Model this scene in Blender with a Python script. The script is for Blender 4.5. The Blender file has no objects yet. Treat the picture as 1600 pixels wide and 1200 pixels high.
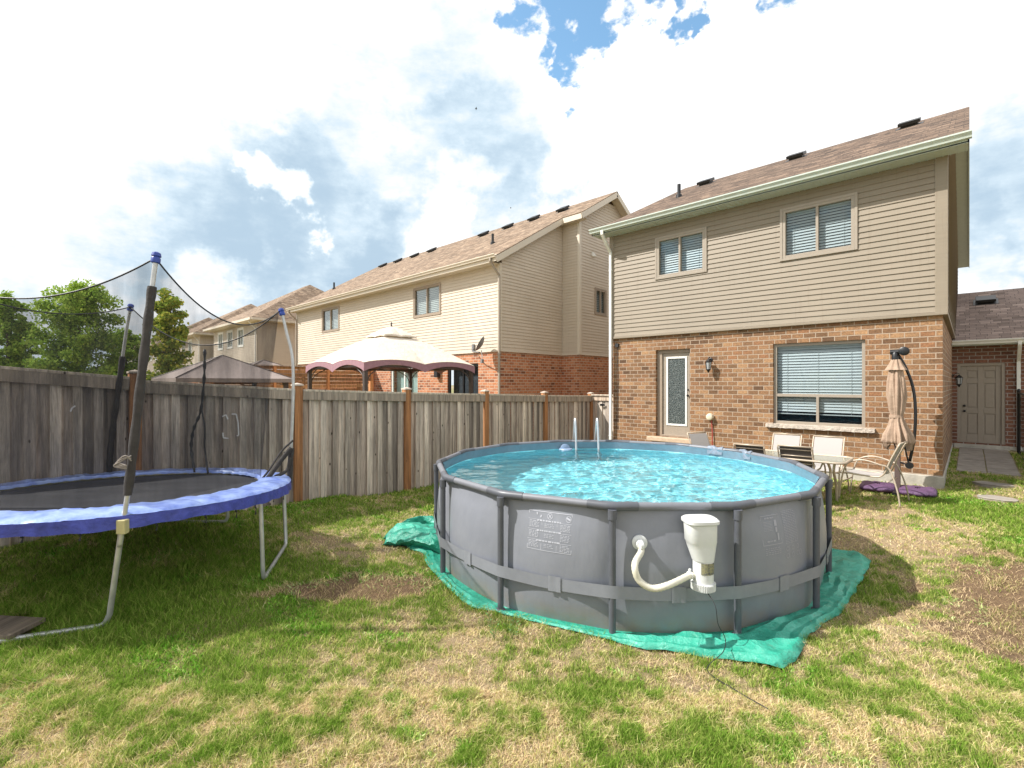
import bpy, math, random
import numpy as np
from mathutils import Vector, Matrix
random.seed(7); rng = np.random.default_rng(7)
S = bpy.context.scene
COL = S.collection
# ------------------------------------------------------------------ camera
FW = (-.688, .7257); RT = (.7257, .688)          # camera forward / right on the ground plane
cam = bpy.data.cameras.new('camera'); cam.sensor_width = 36; cam.lens = 36*754/1600
cam.clip_start = .05; cam.clip_end = 3000
co = bpy.data.objects.new('camera', cam); COL.objects.link(co)
co.location = (0, 0, 2); co.rotation_euler = (math.radians(90), 0, math.atan2(.688, .7257))
S.camera = co
S.view_settings.view_transform = 'Standard'; S.view_settings.look = 'None'
S.view_settings.gamma = 1; S.view_settings.use_curve_mapping = False
S.view_settings.exposure = 0.55
S.cycles.max_bounces = 10; S.cycles.transparent_max_bounces = 24; S.cycles.sample_clamp_indirect = 6
# ------------------------------------------------------------------ sun
SUN = Vector((-.65, -.71, 1.0)).normalized()
sl = bpy.data.lights.new('sun', 'SUN'); sl.energy = 5.0; sl.angle = math.radians(.53); sl.color = (1, .965, .91)
sl.cycles.is_caustics_light = True
so = bpy.data.objects.new('sun', sl); COL.objects.link(so)
so.rotation_euler = SUN.to_track_quat('Z', 'Y').to_euler()
# ------------------------------------------------------------------ world: Nishita sky behind procedural clouds
W = bpy.data.worlds.new('World'); S.world = W; W.use_nodes = True
def build_world():
    nt = W.node_tree; N = nt.nodes; L = nt.links; N.clear()
    def M(op, a, b=None, c=None, clamp=False):
        n = N.new('ShaderNodeMath'); n.operation = op; n.use_clamp = clamp
        for i, v in enumerate((a, b, c)):
            if v is None: continue
            if isinstance(v, (int, float)): n.inputs[i].default_value = v
            else: L.new(v, n.inputs[i])
        return n.outputs[0]
    tc = N.new('ShaderNodeTexCoord'); D = tc.outputs['Generated']
    sky = N.new('ShaderNodeTexSky'); sky.sky_type = 'NISHITA'; sky.sun_disc = False
    sky.sun_elevation = math.asin(SUN.z); sky.sun_rotation = math.atan2(SUN.x, SUN.y)
    sky.dust_density = .6; sky.ozone_density = 2.2
    def noise(scale, det, rough, dist=0, off=(0, 0, 0), sz=1.6):
        mp = N.new('ShaderNodeMapping'); L.new(D, mp.inputs[0]); mp.inputs['Scale'].default_value = (1, 1, sz); mp.inputs['Location'].default_value = off
        n = N.new('ShaderNodeTexNoise'); n.inputs['Scale'].default_value = scale; n.inputs['Detail'].default_value = det
        n.inputs['Roughness'].default_value = rough; n.inputs['Distortion'].default_value = dist
        L.new(mp.outputs[0], n.inputs['Vector']); return n.outputs['Fac']
    wn = N.new('ShaderNodeTexNoise'); L.new(D, wn.inputs['Vector']); wn.inputs['Scale'].default_value = 4.5; wn.inputs['Detail'].default_value = 6; wn.inputs['Roughness'].default_value = .6
    wa = N.new('ShaderNodeVectorMath'); wa.operation = 'MULTIPLY_ADD'; L.new(wn.outputs['Color'], wa.inputs[0]); wa.inputs[1].default_value = (.5, .5, .5); 
    wb = N.new('ShaderNodeVectorMath'); wb.operation = 'ADD'; L.new(D, wb.inputs[0]); wb.inputs[1].default_value = (-.25, -.25, -.25); L.new(wb.outputs[0], wa.inputs[2])
    wc = N.new('ShaderNodeVectorMath'); wc.operation = 'NORMALIZE'; L.new(wa.outputs[0], wc.inputs[0]); DW = wc.outputs[0]
    def dirpx(x, y):
        r = (x-800)/754; u = (600-y)/754
        return Vector((FW[0]+RT[0]*r, FW[1]+RT[1]*r, u)).normalized()
    def blobs(lst):
        tot = None
        for x, y, rad, w in lst:
            dp = N.new('ShaderNodeVectorMath'); dp.operation = 'DOT_PRODUCT'; L.new(DW, dp.inputs[0]); dp.inputs[1].default_value = dirpx(x, y)
            mr = N.new('ShaderNodeMapRange'); mr.interpolation_type = 'SMOOTHERSTEP'; L.new(dp.outputs['Value'], mr.inputs[0])
            mr.inputs[1].default_value = math.cos(math.radians(rad)); mr.inputs[2].default_value = math.cos(math.radians(rad*.15))
            mr.inputs[3].default_value = 0; mr.inputs[4].default_value = w
            tot = mr.outputs[0] if tot is None else M('ADD', tot, mr.outputs[0])
        return tot
    n1 = noise(3.2, 9, .58, .3); n2 = noise(7.5, 8, .62, .15, (3, 1, 2)); n4 = noise(18, 8, .65, .1, (5, 2, 1), 2.6)
    gb = blobs([(420, 400, 15, .50), (240, 430, 13, .38), (610, 420, 11, .5), (745, 240, 10, .36), (800, 330, 8, .34), (560, 300, 12, .22),
                (350, 240, 20, .10), (640, 130, 16, .12), (1575, 280, 9, .42), (1575, 475, 8, .6), (1540, 350, 5, .25), (40, 380, 12, .2),
                (130, 200, 17, -.3), (1150, 250, 24, -.5), (405, 338, 3.0, -.6), (680, 375, 6, -.45), (700, 320, 5, -.3), (560, 490, 8, -.5), (310, 480, 6, -.5), (1565, 410, 4, -.5), (1000, 130, 14, -.3)])
    g = M('ADD', gb, M('MULTIPLY', M('SUBTRACT', n1, .50), 1.6)); g = M('ADD', g, M('MULTIPLY', M('SUBTRACT', n2, .5), .8)); g = M('ADD', g, M('MULTIPLY', M('SUBTRACT', n4, .5), .6))
    gm = N.new('ShaderNodeMapRange'); gm.interpolation_type = 'SMOOTHSTEP'; L.new(g, gm.inputs[0]); gm.inputs[1].default_value = -.12; gm.inputs[2].default_value = 1.0
    cr = N.new('ShaderNodeValToRGB'); L.new(gm.outputs[0], cr.inputs[0])
    e = cr.color_ramp.elements; e[0].position = 0; e[0].color = (1.10, 1.10, 1.10, 1); e[1].position = 1; e[1].color = (.44, .58, .71, 1)
    x = e.new(.3); x.color = (.84, .885, .925, 1); x = e.new(.62); x.color = (.63, .76, .86, 1)
    bb = blobs([(905, 0, 5, .42), (1085, -22, 5.5, .85), (835, -15, 5, .48), (890, 35, 3.0, .30), (1105, 10, 3.5, .35), (1290, -40, 4.5, .75), (945, -50, 5, .25), (800, -110, 7, .4), (1000, -120, 9, .3)])
    back = N.new('ShaderNodeVectorMath'); back.operation = 'DOT_PRODUCT'; L.new(D, back.inputs[0]); back.inputs[1].default_value = Vector((-FW[0], -FW[1], .35)).normalized()
    bk = N.new('ShaderNodeMapRange'); bk.interpolation_type = 'SMOOTHSTEP'; L.new(back.outputs['Value'], bk.inputs[0]); bk.inputs[1].default_value = -.05; bk.inputs[2].default_value = .35; bk.inputs[4].default_value = .3
    bb = M('ADD', bb, bk.outputs[0])
    b = M('ADD', bb, M('MULTIPLY', M('SUBTRACT', n2, .5), 2.2)); b = M('ADD', b, M('MULTIPLY', M('SUBTRACT', noise(16, 8, .6, .1, (9, 4, 2)), .5), 2.6))
    bm = N.new('ShaderNodeMapRange'); bm.interpolation_type = 'SMOOTHSTEP'; L.new(b, bm.inputs[0]); bm.inputs[1].default_value = .40; bm.inputs[2].default_value = .85
    bl = M('MULTIPLY', bm.outputs[0], M('GREATER_THAN', bb, .01))
    b1 = N.new('ShaderNodeBackground'); L.new(sky.outputs[0], b1.inputs[0]); b1.inputs[1].default_value = .15
    gam = N.new('ShaderNodeMix'); gam.data_type = 'RGBA'; gam.blend_type = 'MULTIPLY'; gam.inputs[0].default_value = 1; L.new(sky.outputs[0], gam.inputs[6]); gam.inputs[7].default_value = (1.25, 1.45, 1.3, 1); L.new(gam.outputs[2], b1.inputs[0])
    b2 = N.new('ShaderNodeBackground'); L.new(cr.outputs[0], b2.inputs[0]); b2.inputs[1].default_value = .79
    mx = N.new('ShaderNodeMixShader'); L.new(bl, mx.inputs[0]); L.new(b2.outputs[0], mx.inputs[1]); L.new(b1.outputs[0], mx.inputs[2])
    o = N.new('ShaderNodeOutputWorld'); L.new(mx.outputs[0], o.inputs[0])
build_world()

# ------------------------------------------------------------------ helpers
def cw(cx, cy): return (FW[0]*cy+RT[0]*cx, FW[1]*cy+RT[1]*cx)         # camera-frame metres -> world
def P3(x, y, c):                                                      # photo pixel at depth c -> world point
    r = (x-800)/754; a, b = cw(r*c, c); return Vector((a, b, 2-(y-600)/754*c))

class NT:
    def __init__(s, name):
        s.m = bpy.data.materials.new(name); s.m.use_nodes = True; s.t = s.m.node_tree; s.N = s.t.nodes; s.L = s.t.links
        s.b = s.N['Principled BSDF']; s.out = s.N['Material Output']
    def n(s, typ, **k):
        a = s.N.new('ShaderNode'+typ)
        for q, v in k.items(): setattr(a, q, v)
        return a
    def lk(s, a, b): s.L.new(a, b)
    def coord(s, kind='UV', scale=(1, 1, 1), loc=(0, 0, 0), rot=(0, 0, 0)):
        c = s.n('TexCoord'); m = s.n('Mapping'); s.lk(c.outputs[kind], m.inputs[0])
        m.inputs['Scale'].default_value = scale; m.inputs['Location'].default_value = loc; m.inputs['Rotation'].default_value = rot
        return m.outputs[0]
    def noise(s, vec, scale, det=4, rough=.5, dist=0):
        a = s.n('TexNoise'); s.lk(vec, a.inputs['Vector']); a.inputs['Scale'].default_value = scale; a.inputs['Detail'].default_value = det
        a.inputs['Roughness'].default_value = rough; a.inputs['Distortion'].default_value = dist; return a.outputs['Fac']
    def ramp(s, fac, stops, interp='LINEAR'):
        r = s.n('ValToRGB'); s.lk(fac, r.inputs[0]); e = r.color_ramp.elements; r.color_ramp.interpolation = interp
        while len(e) < len(stops): e.new(.5)
        for q, (p, c) in zip(e, sorted(stops, key=lambda z: z[0])): q.position = p; q.color = (*c, 1) if len(c) == 3 else c
        return r.outputs[0]
    def mix(s, f, a, b, mode='MIX'):
        m = s.n('Mix', data_type='RGBA', blend_type=mode)
        for i, v in ((0, f), (6, a), (7, b)):
            if isinstance(v, (int, float)): m.inputs[i].default_value = v
            elif isinstance(v, tuple): m.inputs[i].default_value = (*v, 1)
            else: s.lk(v, m.inputs[i])
        return m.outputs[2]
    def math(s, op, a, b=0.0, clamp=False):
        m = s.n('Math', operation=op, use_clamp=clamp)
        for i, v in enumerate((a, b)):
            if isinstance(v, (int, float)): m.inputs[i].default_value = v
            else: s.lk(v, m.inputs[i])
        return m.outputs[0]
    def bump(s, h, dist=.01, st=1.0):
        b = s.n('Bump'); s.lk(h, b.inputs['Height']); b.inputs['Distance'].default_value = dist; b.inputs['Strength'].default_value = st
        s.lk(b.outputs[0], s.b.inputs['Normal']); return b
    def base(s, v):
        if isinstance(v, tuple): s.b.inputs['Base Color'].default_value = (*v, 1)
        else: s.lk(v, s.b.inputs['Base Color'])
    def set(s, **k):
        for q, v in k.items(): s.b.inputs[q.replace('_', ' ')].default_value = v

MATS = {}
def face_fresnel(t, f0=.04, power=5.0, normal=None):
    lw = t.n('LayerWeight'); lw.inputs['Blend'].default_value = .5
    if normal is not None: t.lk(normal, lw.inputs['Normal'])
    return t.math('ADD', t.math('MULTIPLY', t.math('POWER', lw.outputs['Facing'], power), 1-f0), f0, True)
def simple(name, c, rough=.5, metal=0, var=.12, vs=12, bump=0, bs=60):
    if name in MATS: return MATS[name]
    t = NT(name); v = t.coord('Object')
    f = t.noise(v, vs, 5, .6)
    lo = tuple(x*(1-var) for x in c); hi = tuple(min(1, x*(1+var)) for x in c)
    t.base(t.ramp(f, [(.3, lo), (.7, hi)])); t.set(Roughness=rough, Metallic=metal)
    if bump: t.bump(t.noise(v, bs, 4, .6), bump)
    MATS[name] = t.m; return t.m

def brick(name, cols, mortar, w=.235, h=.098, ms=.011):
    t = NT(name); v = t.coord('UV')
    b = t.n('TexBrick'); t.lk(v, b.inputs['Vector']); b.inputs['Color1'].default_value = (0, 0, 0, 1); b.inputs['Color2'].default_value = (1, 1, 1, 1)
    b.inputs['Mortar'].default_value = (0, 0, 0, 1); b.inputs['Scale'].default_value = 1; b.inputs['Brick Width'].default_value = w
    b.inputs['Row Height'].default_value = h; b.inputs['Mortar Size'].default_value = ms; b.inputs['Mortar Smooth'].default_value = .25
    c = t.ramp(b.outputs['Color'], [(i/(len(cols)-1), k) for i, k in enumerate(cols)])
    n = t.noise(v, 30, 7, .75, .5); c = t.mix(1, c, t.ramp(n, [(.3, (.48, .46, .45)), (.52, (1.0, 1.0, 1.0)), (.72, (1.65, 1.55, 1.4))]), 'MULTIPLY')
    n2 = t.noise(v, 1.1, 4, .6); c = t.mix(1, c, t.ramp(n2, [(.3, (.86, .85, .85)), (.7, (1.1, 1.1, 1.1))]), 'MULTIPLY')
    mo = t.mix(t.noise(v, 25, 4, .6), tuple(x*.7 for x in mortar), mortar)
    t.base(t.mix(b.outputs['Fac'], c, mo)); t.set(Roughness=.9)
    hgt = t.math('ADD', t.math('MULTIPLY', t.math('SUBTRACT', 1.0, b.outputs['Fac']), 1.0), t.math('MULTIPLY', n, .5))
    t.bump(hgt, .008); return t.m

def shingle(name, cols):
    t = NT(name); v = t.coord('UV')
    b = t.n('TexBrick'); t.lk(v, b.inputs['Vector']); b.inputs['Color1'].default_value = (0, 0, 0, 1); b.inputs['Color2'].default_value = (1, 1, 1, 1)
    b.inputs['Mortar'].default_value = (0, 0, 0, 1); b.inputs['Scale'].default_value = 1; b.inputs['Brick Width'].default_value = .21
    b.inputs['Row Height'].default_value = .14; b.inputs['Mortar Size'].default_value = .005; b.inputs['Mortar Smooth'].default_value = .4; b.offset = .37
    b.squash = 1.4; b.squash_frequency = 3
    c = t.ramp(b.outputs['Color'], [(i/(len(cols)-1), k) for i, k in enumerate(cols)])
    n = t.noise(v, 60, 5, .7); c = t.mix(1, c, t.ramp(n, [(.3, (.7, .7, .7)), (.7, (1.3, 1.3, 1.3))]), 'MULTIPLY')
    n2 = t.noise(v, .8, 4, .6); c = t.mix(1, c, t.ramp(n2, [(.3, (.85, .84, .84)), (.7, (1.12, 1.1, 1.1))]), 'MULTIPLY')
    t.base(t.mix(t.math('MULTIPLY', b.outputs['Fac'], .75), c, (.04, .03, .025))); t.set(Roughness=.95)
    t.bump(t.math('ADD', t.math('SUBTRACT', 1.0, b.outputs['Fac']), t.math('MULTIPLY', b.outputs['Color'], .7)), .012); return t.m

def wood(name, a, b_, c_, grain=1.0, rough=.85, streak=(.55, .5, .45)):
    t = NT(name); v = t.coord('UV'); g = t.n('NewGeometry'); r = g.outputs['Random Per Island']
    cmb = t.n('CombineXYZ'); t.lk(t.math('MULTIPLY', r, 37.0), cmb.inputs[2]); t.lk(t.math('MULTIPLY', r, 11.0), cmb.inputs[1])
    ad = t.n('VectorMath', operation='ADD'); t.lk(v, ad.inputs[0]); t.lk(cmb.outputs[0], ad.inputs[1]); v = ad.outputs[0]
    mp = t.n('Mapping'); t.lk(v, mp.inputs[0]); mp.inputs['Scale'].default_value = (1, .045, 1)
    f = t.noise(mp.outputs[0], 70, 8, .7, .8); f2 = t.noise(mp.outputs[0], 18, 5, .6, .3)
    col = t.ramp(r, [(0, a), (.2, b_), (.32, tuple(x*.5 for x in b_)), (.45, c_), (.55, b_), (.66, (b_[0]*.95, b_[1]*.72, b_[2]*.58)), (.76, tuple(x*.62 for x in b_)), (.88, c_), (1, b_)])
    col = t.mix(1, col, t.ramp(f, [(.25, streak), (.5, (.95, .95, .95)), (.75, (1.3, 1.28, 1.25))]), 'MULTIPLY')
    col = t.mix(1, col, t.ramp(f2, [(.32, (.55, .55, .56)), (.5, (.95, .95, .95)), (.66, (1.3, 1.28, 1.25))]), 'MULTIPLY')
    vo = t.n('TexVoronoi'); mp2 = t.n('Mapping'); t.lk(v, mp2.inputs[0]); mp2.inputs['Scale'].default_value = (5, 2.4, 1)
    t.lk(mp2.outputs[0], vo.inputs['Vector']); vo.inputs['Scale'].default_value = 1.3
    k = t.ramp(vo.outputs['Distance'], [(0, (1, 1, 1)), (.055, (1, 1, 1)), (.09, (0, 0, 0))])
    col = t.mix(k, col, (.035, .022, .015))
    t.base(col); t.set(Roughness=rough); t.bump(t.math('ADD', f, t.math('MULTIPLY', f2, .6)), .004); return t.m

def siding_mat(name, c):
    t = NT(name); v = t.coord('UV')
    mp = t.n('Mapping'); t.lk(v, mp.inputs[0]); mp.inputs['Scale'].default_value = (.3, 8, 1)
    n = t.noise(mp.outputs[0], 3, 4, .6); n2 = t.noise(v, .7, 5, .6)
    col = t.mix(1, t.ramp(n, [(.3, tuple(x*.93 for x in c)), (.7, tuple(x*1.05 for x in c))]), t.ramp(n2, [(.3, (.92, .92, .91)), (.7, (1.05, 1.05, 1.05))]), 'MULTIPLY')
    mp3 = t.n('Mapping'); t.lk(v, mp3.inputs[0]); mp3.inputs['Scale'].default_value = (9, .35, 1)
    s3 = t.noise(mp3.outputs[0], 2, 5, .65)
    col = t.mix(1, col, t.ramp(s3, [(.28, (.86, .84, .81)), (.45, (1, 1, 1))]), 'MULTIPLY')
    t.base(col); t.set(Roughness=.55); t.bump(t.noise(v, 90, 3, .5), .0006); return t.m

def glass_mat(name, tint=(.75, .8, .8), refl=.0, ior=1.6):
    t = NT(name); t.N.remove(t.b)
    tr = t.n('BsdfTransparent'); tr.inputs[0].default_value = (*tint, 1); gl = t.n('BsdfGlossy'); gl.inputs['Roughness'].default_value = .015
    gl.inputs['Color'].default_value = (.9, .97, 1, 1)
    v = t.coord('Object'); bp = t.n('Bump'); t.lk(t.noise(v, 1.2, 2, .5), bp.inputs['Height']); bp.inputs['Distance'].default_value = .006
    t.lk(bp.outputs[0], gl.inputs['Normal'])
    m = t.n('MixShader'); t.lk(face_fresnel(t, ((ior-1)/(ior+1))**2+refl), m.inputs[0]); t.lk(tr.outputs[0], m.inputs[1]); t.lk(gl.outputs[0], m.inputs[2]); t.lk(m.outputs[0], t.out.inputs[0]); return t.m

class MB:
    def __init__(s): s.v = []; s.f = []; s.mi = []
    def add(s, vs, fs, mi=0):
        o = len(s.v); s.v += [tuple(p) for p in vs]; s.f += [tuple(i+o for i in f) for f in fs]; s.mi += [mi]*len(fs); return s
    def quad(s, *p, mi=0): return s.add(p, [tuple(range(len(p)))], mi)
    def box(s, x0, x1, y0, y1, z0, z1, mi=0, M=None):
        vs = [(x, y, z) for z in (z0, z1) for y in (y0, y1) for x in (x0, x1)]
        if M is not None: vs = [M @ Vector(p) for p in vs]
        return s.add(vs, [(0, 2, 3, 1), (4, 5, 7, 6), (0, 1, 5, 4), (2, 6, 7, 3), (0, 4, 6, 2), (1, 3, 7, 5)], mi)
    def beam(s, a, b, w, h, up=(0, 0, 1), mi=0):
        a = Vector(a); b = Vector(b); d = (b-a); L = d.length; d.normalize(); u = Vector(up); sx = d.cross(u)
        if sx.length < 1e-4: sx = d.cross(Vector((1, 0, 0)))
        sx.normalize(); u = sx.cross(d)
        vs = [p+sx*w*i/2+u*h*j/2 for p in (a, b) for i, j in ((-1, -1), (1, -1), (1, 1), (-1, 1))]
        return s.add(vs, [(0, 1, 2, 3), (7, 6, 5, 4), (0, 4, 5, 1), (1, 5, 6, 2), (2, 6, 7, 3), (3, 7, 4, 0)], mi)
    def tube(s, pts, r, n=8, mi=0, caps=True, flat=1.0, closed=False):
        pts = [Vector(p) for p in pts]; K = len(pts); rs = r if isinstance(r, (list, tuple)) else [r]*K
        t0 = (pts[1]-pts[0]).normalized(); ref = Vector((0, 0, 1)) if abs(t0.z) < .9 else Vector((1, 0, 0))
        u = t0.cross(ref).normalized(); vs = []
        for i, p in enumerate(pts):
            if closed: t = (pts[(i+1) % K]-pts[i-1]).normalized()
            else: t = ((pts[min(i+1, K-1)]-pts[max(i-1, 0)])).normalized()
            u = (u-t*u.dot(t)).normalized(); w = t.cross(u)
            for k in range(n):
                a = 2*math.pi*k/n; vs.append(p+(u*math.cos(a)+w*math.sin(a)*flat)*rs[i])
        fs = []
        for i in range(K if closed else K-1):
            j = (i+1) % K
            for k in range(n): fs.append((i*n+k, i*n+(k+1) % n, j*n+(k+1) % n, j*n+k))
        if caps and not closed: fs += [tuple(range(n))[::-1], tuple((K-1)*n+k for k in range(n))]
        return s.add(vs, fs, mi)
    def lathe(s, c, prof, n=24, mi=0, axis=(0, 0, 1), sx=1, sy=1):
        c = Vector(c); q = Vector((0, 0, 1)).rotation_difference(Vector(axis)); vs = []; fs = []
        for r, z in prof:
            for k in range(n):
                a = 2*math.pi*k/n; vs.append(c+q @ Vector((r*math.cos(a)*sx, r*math.sin(a)*sy, z)))
        for i in range(len(prof)-1):
            for k in range(n): fs.append((i*n+k, i*n+(k+1) % n, (i+1)*n+(k+1) % n, (i+1)*n+k))
        fs += [tuple(range(n))[::-1], tuple((len(prof)-1)*n+k for k in range(n))]
        return s.add(vs, fs, mi)
    def grid(s, fn, nu, nv, mi=0, wrap=False):
        vs = [fn(i/nu, j/nv) for j in range(nv+1) for i in range(nu if wrap else nu+1)]
        W_ = nu if wrap else nu+1; fs = []
        for j in range(nv):
            for i in range(nu): fs.append((j*W_+i, j*W_+(i+1) % W_, (j+1)*W_+(i+1) % W_, (j+1)*W_+i))
        return s.add(vs, fs, mi)
    def build(s, name, mats, parent=None, smooth=False, label=None):
        me = bpy.data.meshes.new(name); off = Vector((0, 0, 0))
        if parent is not None:
            p = parent
            while p is not None: off += p.location; p = p.parent
        me.from_pydata([tuple(Vector(v)-off) for v in s.v], [], s.f)
        if not isinstance(mats, (list, tuple)): mats = [mats]
        for m in mats: me.materials.append(m)
        me.polygons.foreach_set('material_index', s.mi)
        uv = me.uv_layers.new(name='UVMap'); dat = np.zeros(len(me.loops)*2, np.float32); li = 0
        for p in me.polygons:
            n = p.normal
            if n.length < .5: n = Vector((0, 0, 1))
            if abs(n.z) > .999: u = Vector((1, 0, 0)); w = Vector((0, 1, 0))
            else:
                u = Vector((0, 0, 1)).cross(n).normalized(); w = n.cross(u)
                if w.z < 0: u = -u; w = -w
            for vi in p.vertices:
                q = s.v[vi]; dat[li] = u.x*q[0]+u.y*q[1]+u.z*q[2]; dat[li+1] = w.x*q[0]+w.y*q[1]+w.z*q[2]; li += 2
        uv.data.foreach_set('uv', dat)
        if smooth: me.polygons.foreach_set('use_smooth', [True]*len(me.polygons))
        me.update(); o = bpy.data.objects.new(name, me); COL.objects.link(o)
        if parent is not None: o.parent = parent
        if label: o['label'] = label
        return o
def rounded(o, ang=35):
    o.data.polygons.foreach_set('use_smooth', [True]*len(o.data.polygons))
    o.data.set_sharp_from_angle(angle=math.radians(ang)); return o
def bevel(o, w=.006, seg=2):
    m = o.modifiers.new('bevel', 'BEVEL'); m.width = w; m.segments = seg; m.limit_method = 'ANGLE'; return o
def tag(o, label, cat, group=None, kind=None):
    if label: o['label'] = label
    if cat: o['category'] = cat
    if group: o['group'] = group
    if kind: o['kind'] = kind
    return o
def thing(name, loc, label, cat, group=None):
    o = bpy.data.objects.new(name, None); COL.objects.link(o); o.location = loc; o.empty_display_size = .3
    return tag(o, label, cat, group)
def copy_tree(o, parent=None):
    c = o.copy(); COL.objects.link(c); c.parent = parent
    for ch in list(o.children): copy_tree(ch, c)
    return c
def bez(p, n=24):
    """Catmull-Rom through the points"""
    p = [Vector(q) for q in p]; P = [2*p[0]-p[1]]+p+[2*p[-1]-p[-2]]; out = []
    segs = len(p)-1; per = max(2, n//segs)
    for i in range(segs):
        a, b, c, d = P[i:i+4]
        for k in range(per):
            t = k/per; out.append(.5*((2*b)+(c-a)*t+(2*a-5*b+4*c-d)*t*t+(3*b-a-3*c+d)*t**3))
    out.append(p[-1]); return out

# numpy value noise
_lat = rng.random((256, 256))
def vnoise(x, y):
    xi = np.floor(x).astype(int); yi = np.floor(y).astype(int); fx = x-xi; fy = y-yi
    fx = fx*fx*(3-2*fx); fy = fy*fy*(3-2*fy); g = lambda a, b: _lat[a % 256, b % 256]
    return (g(xi, yi)*(1-fx)+g(xi+1, yi)*fx)*(1-fy)+(g(xi, yi+1)*(1-fx)+g(xi+1, yi+1)*fx)*fy
def fbm(x, y, o=4):
    t = 0; a = .5; w = 0
    for i in range(o): t = t+a*vnoise(x*2**i+17*i, y*2**i+31*i); w += a; a *= .55
    return t/w

# ------------------------------------------------------------------ terrain
PC = (-3.316, 5.448); PR = 2.29; NSEG = 14; BASE = -.08; WAVE = .0020
ctrl = [(-7.95, -3, .35), (-7.95, 1.2, .2), (-7.95, 3.3, .09), (-7.95, 5.3, -.06), (-7.95, 8.5, -.12), (-7.95, 11.7, -.17), (-6.96, 11.2, -.02),
        (-.34, 11.2, .17), (.2, 13, .28), (.3, 16, .33), (-5, 1, .05), (-6.3, .9, .05), (-5.1, .4, .04), (-2, 9.5, .1), (-1, 9.7, .14), (.5, 8, .15),
        (0, 0, .0), (3, 3, .1), (-3, 0, 0), (-3, -3, 0), (2, 12, .3), (-4.5, 10.8, .05), (-3.4, 1.2, -.02), (-2, 2, -.03), (0, 4.5, .03), (-5, 2.6, -.02), (4, 9, .25), (-9, 20, 0), (0, 22, .35), (8, 8, .3)]
for k in range(8):
    a = k*math.pi/4; ctrl.append((PC[0]+2.2*math.cos(a), PC[1]+2.2*math.sin(a), BASE-.005))
ctrl.append((PC[0], PC[1], BASE-.005)); CT = np.array(ctrl)
def gz(x, y):
    x = np.asarray(x, float); y = np.asarray(y, float); num = 0; den = 0
    for a, b, c in CT:
        w = 1/((x-a)**2+(y-b)**2+.12)**1.6; num = num+w*c; den = den+w
    z = num/den
    d = np.hypot(x+3, y-6); return z*np.clip(1-(d-25)/30, 0, 1)
def gzf(x, y): return float(gz(x, y))
def lawn_fields(x, y):
    """greenness 0..1, bare-earth mask 0..1, tall-grass mask"""
    a = fbm(x*1.5+4, y*1.5+9, 3); b = fbm(x*5+2, y*5+8, 3)
    e_ = fbm(x*14+5, y*14+1, 2); g = (a-.5)*1.1+(b-.5)*1.7+(e_-.5)*1.5+.535
    def blob(cx, cy, rx, ry, rot=0):
        c, s_ = math.cos(rot), math.sin(rot); u = (x-cx)*c+(y-cy)*s_; v = -(x-cx)*s_+(y-cy)*c
        return np.clip(1.6-np.sqrt((u/rx)**2+(v/ry)**2)-(b-.5)*1.4, 0, 1)
    dirt = np.maximum(blob(-4.38, 2.42, .55, .26, 1.0)*1.3, blob(.60, 6.1, .68, 1.15, 0))
    g = g+blob(-6.0, 1.0, 1.7, 1.5)*.38+blob(-4.9, 1.75, 1.0, .8)*.35+blob(-7.3, 5, .8, 5.)*.3+blob(.5, 9.5, 1.0, 1.5)*.55+blob(-5.6, .3, .9, .5)*.5
    g = g-blob(-1.0, 8.0, .9, .9)*.7-blob(-2.6, 1.9, .8, .6)*.2-blob(-5.75, 2.9, .6, .4)*.4-blob(-.6, 5.0, .4, .8)*.2
    tall = np.maximum(blob(-5.55, .55, .8, .45), blob(-6.3, 1.1, 1.0, 1.0)*.6)
    return np.clip(g, 0, 1), np.clip(dirt, 0, 1), tall*.75
def lawn_color(g, d):
    straw = np.array([.74, .56, .35]); green = np.array([.165, .29, .035]); yel = np.array([.42, .46, .125]); earth = np.array([.20, .125, .065])
    g = g[:, None]; d = d[:, None]
    c = np.where(g < .5, straw+(yel-straw)*g*2, yel+(green-yel)*(g*2-1)); return c*(1-d)+earth*d
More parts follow.
